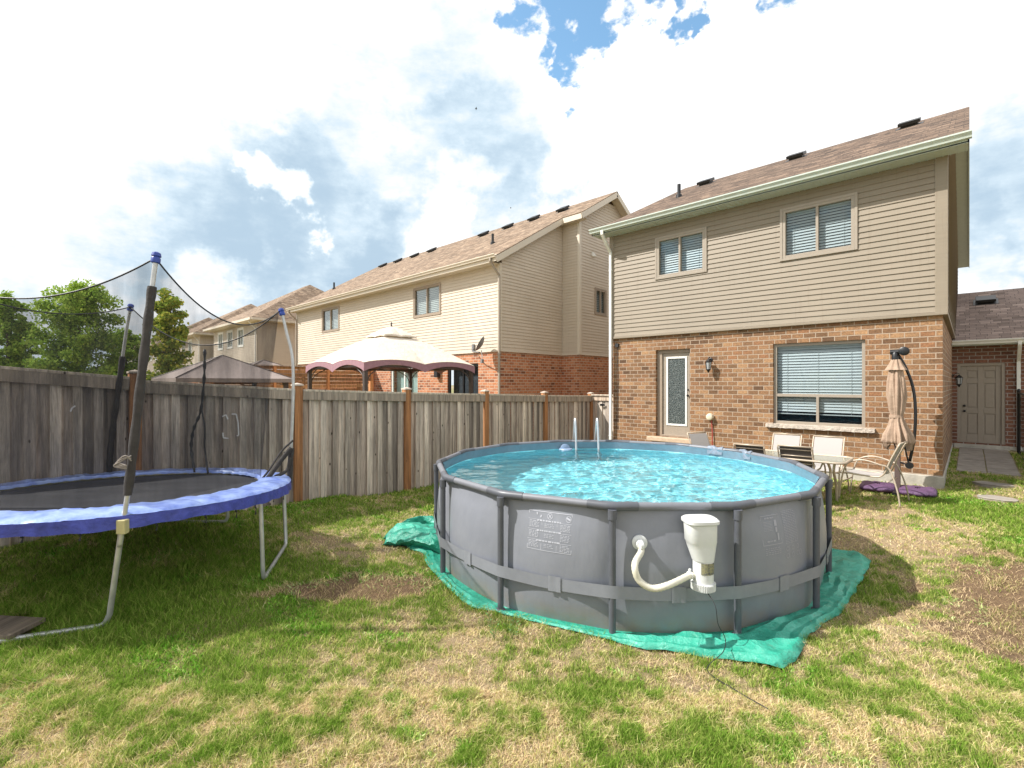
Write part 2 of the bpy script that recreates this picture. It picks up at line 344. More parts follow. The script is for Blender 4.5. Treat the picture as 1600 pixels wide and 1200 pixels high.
def build_ground():
    xs = np.concatenate([[-600, -200, -90], np.arange(-60, -9, 2.0), np.arange(-9, 4, .07), np.arange(4, 40, 2.0), [90, 200, 600]])
    ys = np.concatenate([[-600, -200, -80], np.arange(-40, -3, 2.0), np.arange(-3, 18, .07), np.arange(18, 60, 2.0), [90, 200, 600]])
    X, Y = np.meshgrid(xs, ys); x = X.ravel(); y = Y.ravel(); z = gz(x, y)
    g, d, t = lawn_fields(x, y); z = z+(fbm(x*3, y*3, 4)-.5)*.035*(np.hypot(x-PC[0], y-PC[1]) > 2.5)
    me = bpy.data.meshes.new('ground'); n = len(xs); m = len(ys)
    idx = np.arange(n*m).reshape(m, n); q = np.stack([idx[:-1, :-1], idx[:-1, 1:], idx[1:, 1:], idx[1:, :-1]], -1).reshape(-1, 4)
    me.vertices.add(n*m); me.vertices.foreach_set('co', np.stack([x, y, z], 1).ravel().astype(np.float32))
    me.loops.add(q.size); me.loops.foreach_set('vertex_index', q.ravel().astype(np.int32)); me.polygons.add(len(q))
    me.polygons.foreach_set('loop_start', np.arange(0, q.size, 4, dtype=np.int32)); me.polygons.foreach_set('use_smooth', np.ones(len(q), bool)); me.update()
    c = np.ones((n*m, 4), np.float32); c[:, :3] = lawn_color(g*.5, np.clip(d+.45, 0, 1))*(.80+.3*d)[:, None]
    at = me.color_attributes.new('Col', 'FLOAT_COLOR', 'POINT'); at.data.foreach_set('color', c.ravel())
    t = NT('lawn_soil'); a = t.n('Attribute', attribute_name='Col'); v = t.coord('Object')
    n1 = t.noise(v, 45, 8, .75, .4); n2 = t.noise(v, 160, 4, .7)
    col = t.mix(1, a.outputs['Color'], t.ramp(n1, [(.3, (.35, .32, .3)), (.5, (.9, .9, .9)), (.7, (1.35, 1.3, 1.2))]), 'MULTIPLY')
    t.base(col); t.set(Roughness=1); t.bump(t.math('ADD', n1, t.math('MULTIPLY', n2, .4)), .03); me.materials.append(t.m)
    o = bpy.data.objects.new('ground', me); COL.objects.link(o); tag(o, 'lawn earth with straw coloured thatch', None, kind='structure')
build_ground()
TARP = []       # filled by the tarp builder: (angle, radius)
def build_grass():
    N = 1150000; c0, c1 = 2.15, 17.0
    # depth pdf ~ 1/c beyond 3.2 m, so that far grass is coarser
    u = rng.random(N); k = .30
    near = u < k; c = np.where(near, c0+(3.2-c0)*np.sqrt(rng.random(N)), 3.2*(c1/3.2)**rng.random(N))
    r = (rng.random(N)*2-1)*1.22; cx = r*c
    x = FW[0]*c+RT[0]*cx; y = FW[1]*c+RT[1]*cx
    rad = np.hypot(x-PC[0], y-PC[1]); ang = np.arctan2(y-PC[1], x-PC[0])
    ta = np.array([a for a, _ in TARP]); tr = np.array([b for _, b in TARP])
    lim = np.interp(ang, ta, tr, period=2*math.pi)
    ok = (x > -7.93) & (y < 17) & (rad > np.maximum(lim-.05, 2.27)) & ~((x > -6.98) & (x < -.32) & (y > 11.22)) & ~((x > -.2) & (x < .72) & (y > 12.95)) & (y < 11.4+30*(x > -.34))
    for (sx, sy, sr) in ((.31, 12.0, .3), (.33, 10.85, .3)): ok &= np.hypot(x-sx, (y-sy)) > sr
    ok &= ~((x > -5.75) & (x < -5.2) & (y > -.2) & (y < .17))
    x = x[ok]; y = y[ok]; c = c[ok]; g, d, tall = lawn_fields(x, y)
    cl = vnoise(x*9, y*9)
    keep = (rng.random(len(x)) > d*.80) & (rng.random(len(x)) < .35+.5*g+.55*cl+tall)
    x, y, c, g, d, tall, cl = [q[keep] for q in (x, y, c, g, d, tall, cl)]; n = len(x)
    z = gz(x, y)+(fbm(x*3, y*3, 4)-.5)*.035-.004
    rr = rng.random(n); gg = np.clip(g+(rng.random(n)-.5)*.95, 0, 1); gg = np.where((d > .3) & (rng.random(n) < .8), gg*.15, gg); col = lawn_color(gg, d*.45)
    col *= (.62+.8*rng.random(n))[:, None]; col = np.minimum(col, .85)
    h = (.012+.028*rr**1.6)*(.75+.65*g)*(1+1.6*tall)*(.8+.6*cl)*np.clip(1+.03*(c-4), 1, 1.3)
    w = np.maximum(.0018, .00056*c)*(.8+.5*rng.random(n)); a = rng.random(n)*2*math.pi
    wide = (vnoise(x*2.3+50, y*2.3+20) > .74) & (rng.random(n) < .35) & (g > .35); w = np.where(wide, w*3.2, w); h = np.where(wide, h*.6, h); col = np.where(wide[:, None], col*np.array([.8, 1.15, .9]), col)
    lean = (.25+1.1*rng.random(n))*h*np.where(gg < .35, 1.5, .8); la = rng.random(n)*2*math.pi+.0
    dx = np.cos(a)*w; dy = np.sin(a)*w; lx = np.cos(la)*lean; ly = np.sin(la)*lean
    V = np.empty((n, 5, 3), np.float32)
    V[:, 0] = np.stack([x-dx, y-dy, z], 1); V[:, 1] = np.stack([x+dx, y+dy, z], 1)
    V[:, 2] = np.stack([x+dx*.8+lx*.35, y+dy*.8+ly*.35, z+h*.6], 1); V[:, 3] = np.stack([x-dx*.8+lx*.35, y-dy*.8+ly*.35, z+h*.6], 1)
    V[:, 4] = np.stack([x+lx, y+ly, z+h], 1)
    b = np.arange(n)[:, None]*5; loops = np.concatenate([b+0, b+1, b+2, b+3, b+3, b+2, b+4], 1).ravel().astype(np.int32)
    starts = (np.arange(n)[:, None]*7+np.array([0, 4])).ravel().astype(np.int32)
    me = bpy.data.meshes.new('grass'); me.vertices.add(n*5); me.vertices.foreach_set('co', V.ravel())
    me.loops.add(len(loops)); me.loops.foreach_set('vertex_index', loops); me.polygons.add(2*n); me.polygons.foreach_set('loop_start', starts); me.update()
    C = np.ones((n, 5, 4), np.float32); C[:, :, :3] = col[:, None, :]; C[:, 4, :3] *= 1.1
    at = me.color_attributes.new('Col', 'FLOAT_COLOR', 'POINT'); at.data.foreach_set('color', C.ravel())
    t = NT('grass_blade'); at = t.n('Attribute', attribute_name='Col'); t.N.remove(t.b)
    df = t.n('BsdfDiffuse'); tl = t.n('BsdfTranslucent'); t.lk(at.outputs['Color'], df.inputs[0]); t.lk(at.outputs['Color'], tl.inputs[0])
    m = t.n('MixShader'); m.inputs[0].default_value = .35; t.lk(df.outputs[0], m.inputs[1]); t.lk(tl.outputs[0], m.inputs[2]); t.lk(m.outputs[0], t.out.inputs[0])
    me.materials.append(t.m); o = bpy.data.objects.new('grass', me); COL.objects.link(o)
    tag(o, 'patchy green and straw coloured lawn grass covering the yard', 'grass', kind='stuff')

# ------------------------------------------------------------------ materials
M_brick = brick('brown_brick', [(.105, .055, .027), (.235, .125, .060), (.295, .162, .080), (.145, .077, .037), (.37, .215, .108), (.215, .112, .053), (.28, .136, .064)], (.47, .36, .265), w=.215, ms=.0085)
M_brick2 = brick('orange_brick', [(.20, .075, .04), (.42, .155, .07), (.50, .20, .09), (.35, .115, .05), (.56, .26, .14), (.48, .17, .075)], (.62, .48, .36))
M_brick3 = brick('plum_brick', [(.14, .06, .04), (.22, .10, .06), (.17, .075, .05), (.26, .12, .075)], (.42, .36, .32))
M_roof = shingle('brown_shingle', [(.045, .029, .02), (.135, .088, .058), (.08, .052, .035), (.22, .15, .102), (.11, .07, .047)])
M_roof2 = shingle('tan_shingle', [(.12, .080, .050), (.25, .172, .112), (.17, .118, .078), (.34, .25, .172), (.22, .154, .104)])
M_roof3 = shingle('plum_shingle', [(.15, .11, .09), (.30, .225, .19), (.21, .155, .13), (.38, .29, .245)])
M_sid = siding_mat('taupe_siding', (.255, .208, .152)); M_sid2 = siding_mat('cream_siding', (.56, .48, .385))
M_trim = simple('taupe_trim', (.31, .26, .205), .5, var=.05); M_trim2 = simple('brown_trim', (.30, .235, .175), .5, var=.05)
M_trimc = simple('cream_trim', (.60, .53, .43), .45, var=.04)
M_gut = simple('pale_gutter', (.50, .55, .49), .35, var=.05); M_white = simple('white_metal', (.74, .73, .68), .4, var=.05)
M_conc = simple('concrete', (.42, .39, .33), .9, var=.22, vs=6, bump=.004)
M_stone = simple('stone_sill', (.50, .43, .36), .9, var=.25, vs=14, bump=.02, bs=30)
M_black = simple('black_metal', (.008, .008, .009), .4, var=.2); M_blackp = simple('black_plastic', (.02, .02, .022), .5, var=.2)
M_glass = glass_mat('window_glass', (.80, .86, .90), .0, 1.45); M_glass2 = glass_mat('bright_glass', (.85, .9, .9), .12)
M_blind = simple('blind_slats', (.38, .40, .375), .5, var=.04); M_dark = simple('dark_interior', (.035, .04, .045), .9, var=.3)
M_fence = wood('weathered_board', (.21, .18, .155), (.46, .39, .33), (.76, .67, .57), streak=(.40, .37, .34))
M_rail = wood('weathered_rail', (.46, .38, .30), (.55, .46, .37), (.60, .52, .42))
M_post = wood('cedar_post', (.55, .24, .09), (.62, .29, .12), (.50, .22, .09), streak=(.6, .5, .4))
M_cedar = wood('cedar_slats', (.42, .21, .09), (.50, .27, .12), (.36, .17, .07), streak=(.6, .5, .4))
M_cap = simple('post_cap', (.48, .40, .33), .7, var=.2)

# ------------------------------------------------------------------ wall builders
def pt(axis, pos, sg, u, z, d): return (u, pos+sg*d, z) if axis == 'y' else (pos+sg*d, u, z)
def wall_panel(mb, axis, pos, sg, u0, u1, z0, z1, holes=(), reveal=.12, mi=0):
    us = sorted({u0, u1, *[h[0] for h in holes], *[h[1] for h in holes]}); zs = sorted({z0, z1, *[h[2] for h in holes], *[h[3] for h in holes]})
    for a, b in zip(us, us[1:]):
        for c, d in zip(zs, zs[1:]):
            mu, mz = (a+b)/2, (c+d)/2
            if any(h[0] < mu < h[1] and h[2] < mz < h[3] for h in holes): continue
            mb.quad(*[pt(axis, pos, sg, u, z, 0) for u, z in ((a, c), (b, c), (b, d), (a, d))], mi=mi)
    for h in holes:
        for (a, c), (b, d) in (((h[0], h[2]), (h[1], h[2])), ((h[1], h[2]), (h[1], h[3])), ((h[1], h[3]), (h[0], h[3])), ((h[0], h[3]), (h[0], h[2]))):
            mb.quad(pt(axis, pos, sg, a, c, 0), pt(axis, pos, sg, b, d, 0), pt(axis, pos, sg, b, d, -reveal), pt(axis, pos, sg, a, c, -reveal), mi=mi)
def siding(mb, axis, pos, sg, u0, u1, z0, z1, holes=(), lim=None, h=.110):
    n = max(1, round((z1-z0)/h)); h = (z1-z0)/n
    for i in range(n):
        a, b = z0+i*h, z0+(i+1)*h
        zs = sorted({a, b, *[q for H in holes for q in (H[2], H[3]) if a < q < b]})
        def off(z): return .017*(1-(z-a)/h)**1.0
        for c, d in zip(zs, zs[1:]):
            lo, hi = (u0, u1); lo2, hi2 = lo, hi
            if lim:
                lo, hi = lim(c); lo2, hi2 = lim(d)
                if hi2-lo2 < .02: hi2 = lo2 = (lo+hi)/2
                if hi-lo < .03: continue
            us = sorted({lo, hi, *[q for H in holes for q in (H[0], H[1]) if lo < q < hi]})
            for p, q in zip(us, us[1:]):
                if any(H[0] < (p+q)/2 < H[1] and H[2] < (c+d)/2 < H[3] for H in holes): continue
                p2 = lo2 if p == lo else p; q2 = hi2 if q == hi else q
                mb.quad(pt(axis, pos, sg, p, c, off(c)), pt(axis, pos, sg, q, c, off(c)), pt(axis, pos, sg, q2, d, off(d)), pt(axis, pos, sg, p2, d, off(d)))
                if c == a: mb.quad(pt(axis, pos, sg, p, c, off(c)), pt(axis, pos, sg, q, c, off(c)), pt(axis, pos, sg, q, c, -.004), pt(axis, pos, sg, p, c, -.004))
def fbox(mb, axis, pos, sg, u0, u1, z0, z1, d0, d1, mi=0):
    a, b = sorted((pos+sg*d0, pos+sg*d1))
    if axis == 'y': mb.box(u0, u1, a, b, z0, z1, mi)
    else: mb.box(a, b, u0, u1, z0, z1, mi)
def window(root, axis, pos, sg, u0, u1, z0, z1, proud=.03, fw=.055, rows=(), cols=(), trim=M_trim, sill=None, blind=True, depth=0, glass=None, trimw=.05, blind_to=0.0, slat=.045, bright=False):
    """root > window (frame) > pane, blinds. rows / cols: positions of bars"""
    m = MB(); D = depth
    if proud > 0:
        for a in ((u0-trimw, u0, z0-trimw, z1+trimw), (u1, u1+trimw, z0-trimw, z1+trimw), (u0, u1, z0-trimw, z0), (u0, u1, z1, z1+trimw)):
            fbox(m, axis, pos, sg, *a, -.05, proud)
    f1, f0 = (proud-.008 if proud > 0 else -D), -.06-D
    for a in ((u0, u0+fw, z0, z1), (u1-fw, u1, z0, z1), (u0+fw, u1-fw, z0, z0+fw), (u0+fw, u1-fw, z1-fw, z1)): fbox(m, axis, pos, sg, *a, f0, f1)
    for c, a, b in cols: fbox(m, axis, pos, sg, c-.024, c+.024, a, b, f0+.002, f1-.004)
    for r, a, b in rows: fbox(m, axis, pos, sg, a, b, r-.03, r+.03, f0+.004, f1-.006)
    fr = bevel(m.build('window', trim, root), .004)
    g = MB(); dd = -.035-D
    g.quad(*[pt(axis, pos, sg, u, z, dd) for u, z in ((u0+.02, z0+.02), (u1-.02, z0+.02), (u1-.02, z1-.02), (u0+.02, z1-.02))]); g.build('pane', glass or M_glass, fr)
    bl = MB(); bd = -.085-D
    if blind:
        z = z1-fw-.02; z_ = z; bl.box(*((u0+fw*.6, u1-fw*.6, *sorted((pos+sg*(bd-.03), pos+sg*(bd+.02)))) if axis == 'y' else (*sorted((pos+sg*(bd-.03), pos+sg*(bd+.02))), u0+fw*.6, u1-fw*.6)), z1-fw-.03, z1-.01)
        k = 0
        while z > z0+fw*.5+blind_to*(z1-z0):
            t = slat*.40; w = math.sin(k*.35)*.0015
            bl.quad(pt(axis, pos, sg, u0+.02, z+w, bd), pt(axis, pos, sg, u1-.02, z-w, bd), pt(axis, pos, sg, u1-.02, z+t*1.6, bd-.020), pt(axis, pos, sg, u0+.02, z+t*1.6, bd-.020)); z -= slat*.78; k += 1
        bl.box(*((u0+fw*.6, u1-fw*.6, *sorted((pos+sg*(bd-.015), pos+sg*(bd+.01)))) if axis == 'y' else (*sorted((pos+sg*(bd-.015), pos+sg*(bd+.01))), u0+fw*.6, u1-fw*.6)), z, z+.02)
        for q in (.15, .5, .85):
            uu = u0+(u1-u0)*q; fbox(bl, axis, pos, sg, uu-.002, uu+.002, z, z1-fw, bd+.004, bd+.007)
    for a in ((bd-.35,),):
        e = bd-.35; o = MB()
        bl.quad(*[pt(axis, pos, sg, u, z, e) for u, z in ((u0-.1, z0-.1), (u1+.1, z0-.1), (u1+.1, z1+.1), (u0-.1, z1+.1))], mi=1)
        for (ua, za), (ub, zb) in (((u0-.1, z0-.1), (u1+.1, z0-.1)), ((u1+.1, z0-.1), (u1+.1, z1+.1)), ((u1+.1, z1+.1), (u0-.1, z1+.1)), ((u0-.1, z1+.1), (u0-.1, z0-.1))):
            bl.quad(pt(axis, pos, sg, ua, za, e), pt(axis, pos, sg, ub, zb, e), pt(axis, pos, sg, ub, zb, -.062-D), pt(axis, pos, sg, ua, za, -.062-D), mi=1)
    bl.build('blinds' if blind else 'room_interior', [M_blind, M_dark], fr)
    return fr
def gutter(root, x0, x1, y, z, mat, name='gutter'):
    """K-profile eaves trough along X, its top outer edge at z, fascia plane at y"""
    pr = [(0, 0), (0, -.10), (-.075, -.10), (-.085, -.06), (-.12, -.02), (-.12, .005), (-.108, .005), (-.108, -.015), (-.07, -.06), (-.065, -.088), (-.006, -.088), (-.006, 0)]
    m = MB(); n = len(pr); vs = [(x, y+a, z+b) for x in (x0, x1) for a, b in pr]
    m.add(vs, [(i, (i+1) % n, n+(i+1) % n, n+i) for i in range(n)]+[tuple(range(n))[::-1], tuple(range(n, 2*n))])
    return m.build(name, mat, root)
def downspout(root, x, y, z0, z1, ytop, mat, xtop=None, name='downspout'):
    xtop = x if xtop is None else xtop
    m = MB(); pts = [(xtop, ytop, z1), (xtop, ytop, z1-.1), ((x+xtop)/2, (y+ytop)/2, z1-.32), (x, y, z1-.5)]
    for a, b in zip(pts, pts[1:]): m.beam(a, Vector(b)+(Vector(b)-Vector(a)).normalized()*.015, .072, .055, up=(0, 1, .01))
    m.beam(pts[-1], (x, y, z0+.12), .072, .055, up=(0, 1, .01)); m.beam((x, y, z0+.14), (x+.03, y-.18, z0+.04), .07, .052)
    for zz in (z0+.6, (z0+z1)/2, z1-1): m.box(x-.042, x+.042, y-.032, y+.035, zz, zz+.03)
    return bevel(m.build(name, mat, root), .008)
def roof_slab(root, polys, mat, name='roof', th=.06):
    m = MB()
    for p in polys:
        p = [Vector(q) for q in p]; n = (p[1]-p[0]).cross(p[2]-p[0]).normalized()
        if n.z < 0: p = p[::-1]; n = -n
        lo = [q-n*th for q in p]; k = len(p)
        m.add(p+lo, [tuple(range(k)), tuple(range(2*k-1, k-1, -1))]+[(i, k+i, k+(i+1) % k, (i+1) % k) for i in range(k)])
    return m.build(name, mat, root)
def vent_box(root, x, y, z, slope, label=None):
    m = MB(); M = Matrix.Translation((x, y, z)) @ Matrix.Rotation(math.atan(slope), 4, 'X')
    m.box(-.17, .17, -.17, .17, 0, .05, M=M); m.box(-.22, .22, -.22, .20, .05, .13, M=M); m.box(-.27, .27, -.28, .26, -.005, .004, M=M)
    return bevel(m.build('roof_vent', M_black, root), .02)
def pipe_vent(root, x, y, z, h=.38, r=.05):
    m = MB(); m.lathe((x, y, z), [(r*1.9, -.1), (r*1.7, .06), (r, .10), (r, h), (r*.8, h), (r*.8, h-.02)], 14); return rounded(m.build('vent_pipe', M_black, root))
def lantern(root, p, n, mat=None, name='wall_lamp'):
    """black carriage lantern: p on the wall, n outward"""
    p = Vector(p); n = Vector(n); m = MB()
    m.lathe(p, [(.05, 0), (.05, .012), (.03, .02)], 14, axis=n)
    arm = bez([p+n*.01, p+n*.07+Vector((0, 0, .06)), p+n*.13+Vector((0, 0, .05)), p+n*.13+Vector((0, 0, .01))], 12); m.tube(arm, .008, 6)
    c = p+n*.13
    m.lathe(c, [(.012, .02), (.05, -.02), (.085, -.05), (.08, -.055)], 6); m.lathe(c, [(.05, -.235), (.055, -.22), (.03, -.26), (.012, -.30)][::-1], 6)
    for k in range(6):
        a = k*math.pi/3; e = Vector((math.cos(a), math.sin(a), 0)); m.tube([c+e*.07+Vector((0, 0, -.055)), c+e*.05+Vector((0, 0, -.225))], .005, 4)
    o = m.build(name, M_black, root)
    g = MB(); g.lathe(c, [(.048, -.222), (.066, -.058)], 6); g.build('lamp_glass', simple('lamp_glass', (.35, .36, .36), .1, var=.1), o); return o

# ================================================================== our brick house
def own_house():
    R_ = thing('brick_house', (-3.65, 11.3, .1), 'two storey house with taupe siding over brown brick, closed parasol standing in front', 'house')
    X0, X1, Y0, Y1 = -6.96, -.34, 11.3, 21.8
    m = MB(); door = (-5.73, -4.85, .70, 2.85); win = (-3.04, -1.44, 1.16, 2.85)
    wall_panel(m, 'y', Y0, -1, X0, X1, .38, 3.21, [door, win]); wall_panel(m, 'x', X1, 1, Y0, Y1, .38, 3.21); wall_panel(m, 'x', X0, -1, Y0, Y1, .38, 3.21)
    m.quad((X0, Y1, .38), (X1, Y1, .38), (X1, Y1, 3.21), (X0, Y1, 3.21))
    m.build('brick_wall', M_brick, R_)
    # soldier course over the openings
    m = MB()
    for a, b in ((-5.80, -4.78), (-3.12, -1.36)):
        n = round((b-a)/.085)
        for i in range(n): m.box(a+(b-a)*i/n+.005, a+(b-a)*(i+1)/n-.005, Y0-.006, Y0+.05, 2.853, 2.853+.0)
    m = MB(); m.box(X0-.02, X1+.02, Y0-.03, Y1, -.4, .38)
    bevel(m.build('foundation', M_conc, R_), .015)
    # siding storey
    ex = .05; yf = Y0-ex; zt = 5.97
    m = MB(); w1 = (-5.66, -4.47, 4.65, 5.60); w2 = (-2.84, -1.60, 4.62, 5.62)
    siding(m, 'y', yf, -1, X0+.06, X1-.10, 3.26, zt, [w1, w2])
    def lim(z):
        if z < 6.0: return (yf+.1, Y1)
        return (10.85+(z-6.02)/.49+.12, 22.55-(z-6.02)/.49-.12)
    siding(m, 'x', X1+ex, 1, yf+.1, Y1, 3.26, 8.8, (), lim); siding(m, 'x', X0-ex, -1, yf+.1, Y1, 3.26, 8.8, (), lim)
    m.quad((X0, Y1, 3.2), (X1, Y1, 3.2), (X1, Y1, 6), (X0, Y1, 6)); m.build('siding_wall', M_sid, R_)
    m = MB()
    m.box(X1-.10, X1+ex+.022, yf-.022, yf+.10, 3.24, zt); m.box(X0-ex-.022, X0+.06, yf-.022, yf+.1, 3.24, zt); m.box(X0-ex-.02, X1+ex+.02, yf-.026, Y0+.02, 3.205, 3.255)
    m.box(X1, X1+ex+.02, Y0+.05, Y1, 3.205, 3.255)
    bevel(m.build('corner_trim', M_sid, R_), .006)
    window(R_, 'y', yf, -1, *w1, proud=.035, cols=[(-5.08, 4.69, 5.56)], slat=.075)
    window(R_, 'y', yf, -1, *w2, proud=.035, cols=[(-2.22, 4.66, 5.58)], slat=.075)
    f = window(R_, 'y', Y0, -1, *win, proud=0, depth=.05, fw=.06, rows=[(1.765, -2.98, -1.50)], cols=[(-2.235, 1.2, 1.74)], slat=.075, blind_to=.13)
    m = MB(); n = 40
    def sf(u, v):
        x = -3.17+1.88*u; z = 1.155 if v > .5 else 1.085
        return (x, Y0-.07-random.random()*.012, z-(0 if v > .5 else random.random()*.012))
    m.grid(sf, n, 1); m.add([(-3.17, Y0-.07, 1.155), (-1.29, Y0-.07, 1.155), (-1.29, Y0+.06, 1.163), (-3.17, Y0+.06, 1.163), (-3.17, Y0-.07, 1.08), (-1.29, Y0-.07, 1.08), (-1.29, Y0+.0, 1.08), (-3.17, Y0, 1.08)], [(0, 1, 2, 3), (4, 5, 6, 7), (1, 2, 6, 5), (0, 4, 7, 3)])
    m.build('sill', M_stone, f)
    # patio door
    m = MB(); yd = Y0+.10
    fbox(m, 'y', yd, -1, -5.73, -5.60, .70, 2.85, -.06, .02); fbox(m, 'y', yd, -1, -4.90, -4.85, .70, 2.85, -.06, .02); fbox(m, 'y', yd, -1, -5.60, -4.90, 2.77, 2.85, -.06, .02); fbox(m, 'y', yd, -1, -5.60, -4.90, .70, .74, -.06, .03)
    d = bevel(m.build('door', M_trim2, R_, label='taupe back door with one tall decorative glass'), .004)
    m = MB(); wall_panel(m, 'y', yd+.02, -1, -5.60, -4.90, .74, 2.77, [(-5.47, -5.0, 1.0, 2.64)], .03); m.build('door_leaf', M_trim, d)
    m = MB()
    for a in ((-5.50, -5.455, .97, 2.67), (-5.015, -4.97, .97, 2.67), (-5.455, -5.015, .97, 1.015), (-5.455, -5.015, 2.625, 2.67)): fbox(m, 'y', yd+.02, -1, *a, -.01, .016)
    bevel(m.build('door_glass_frame', M_white, d), .006)
    t = NT('etched_glass'); v = t.coord('Object'); vo = t.n('TexVoronoi'); vo.feature = 'DISTANCE_TO_EDGE'; t.lk(v, vo.inputs['Vector']); vo.inputs['Scale'].default_value = 28
    t.base(t.ramp(vo.outputs['Distance'], [(0, (.20, .22, .21)), (.12, (.03, .04, .04))])); t.set(Roughness=.12); t.bump(vo.outputs['Distance'], .01)
    m = MB(); m.quad((-5.46, yd+.025, 1.01), (-5.01, yd+.025, 1.01), (-5.01, yd+.025, 2.63), (-5.46, yd+.025, 2.63)); m.build('door_glass', t.m, d)
    m = MB(); m.lathe((-4.935, yd-.01, 1.72), [(.022, -.01), (.03, .03), (.02, .05)], 12, axis=(0, -1, 0)); rounded(m.build('handle', M_black, d)); m = MB(); m.lathe((-4.935, yd, 1.86), [(.022, 0), (.02, .02)], 12, axis=(0, -1, 0)); rounded(m.build('deadbolt', M_black, d))
    m = MB(); m.box(-5.87, -4.72, Y0-.22, Y0+.1, .59, .69); bevel(m.build('door_sill', simple('sill_tan', (.50, .37, .26), .8, var=.15, bump=.006), d), .012)
    lantern(R_, (-4.36, Y0, 2.56), (0, -1, 0))
    m = MB(); m.lathe((-4.36, Y0, 1.24), [(.075, 0), (.085, .04), (.07, .10), (.05, .11)], 18, axis=(0, -1, 0)); rounded(m.build('vent_hood', simple('cream_plastic', (.62, .56, .42), .5), R_))
    m = MB(); m.tube(bez([(-4.33, Y0-.03, 1.16), (-4.31, Y0-.03, .9), (-4.30, Y0-.05, .55), (-4.25, Y0-.1, .2)], 14), .012, 6); m.build('hose_pipe', simple('red_hose', (.35, .05, .04), .5), R_)
    m = MB(); m.tube([(-6.82, Y0-.02, 3.0), (-6.80, Y0-.02, 2.1), (-6.83, Y0-.02, .8)], .008, 5); m.box(-6.87, -6.78, Y0-.05, Y0, 2.98, 3.08); m.build('wall_cable', M_blackp, R_)
    # roof
    xa, xb, ye, yr, yb, ze, zr = -7.34, .0, 10.85, 16.7, 22.55, 6.08, 8.97
    roof_slab(R_, [[(xa, ye-.04, ze-.02), (xb, ye-.04, ze-.02), (xb, yr, zr), (xa, yr, zr)], [(xa, yb, ze), (xb, yb, ze), (xb, yr, zr), (xa, yr, zr)]], M_roof)
    m = MB(); m.box(xa+.02, xb-.02, ye, yf-.005, 5.955, 5.975)
    for x in np.arange(xa+.1, xb, .1): m.box(x, x+.012, ye+.01, yf-.01, 5.945, 5.956)
    for xx, x2 in ((X1+ex, xb-.02), (xa+.02, X0-ex)):
        for s_ in (0, 1):
            a, b = (ye, yr) if s_ == 0 else (yb, yr)
            m.add([(xx, a, 5.975), (x2, a, 5.975), (x2, b, zr-.12), (xx, b, zr-.12)], [(0, 1, 2, 3)])
    m.build('soffit', M_gut, R_)
    m = MB(); m.box(xa, xb, ye, ye+.02, 5.95, 6.07)
    for xx in (xb-.02, xa):
        m.add([(xx, ye, 5.95), (xx+.02, ye, 5.95), (xx+.02, yr, zr-.2), (xx, yr, zr-.2), (xx, ye, 6.05), (xx+.02, ye, 6.05), (xx+.02, yr, zr-.07), (xx, yr, zr-.07)], [(0, 1, 2, 3), (4, 7, 6, 5), (0, 4, 5, 1), (1, 5, 6, 2), (0, 3, 7, 4)])
        m.add([(xx, yb, 5.95), (xx+.02, yb, 5.95), (xx+.02, yr, zr-.2), (xx, yr, zr-.2), (xx, yb, 6.05), (xx+.02, yb, 6.05), (xx+.02, yr, zr-.07), (xx, yr, zr-.07)], [(0, 1, 2, 3), (4, 7, 6, 5), (0, 4, 5, 1), (1, 5, 6, 2), (0, 3, 7, 4)])
    m.build('fascia', M_gut, R_)
    gutter(R_, xa-.02, xb+.03, ye, 6.1, M_gut)
    downspout(R_, X0-.02, Y0-.10, .0, 6.02, ye-.06, M_white)
    sl_ = (zr-ze)/(yr-ye)
    for x in (-6.28, -3.65, -1.11): vent_box(R_, x, 15.9, ze+(15.9-ye)*sl_, sl_)
    pipe_vent(R_, -6.3, 13.9, ze+(13.9-ye)*sl_)
own_house()

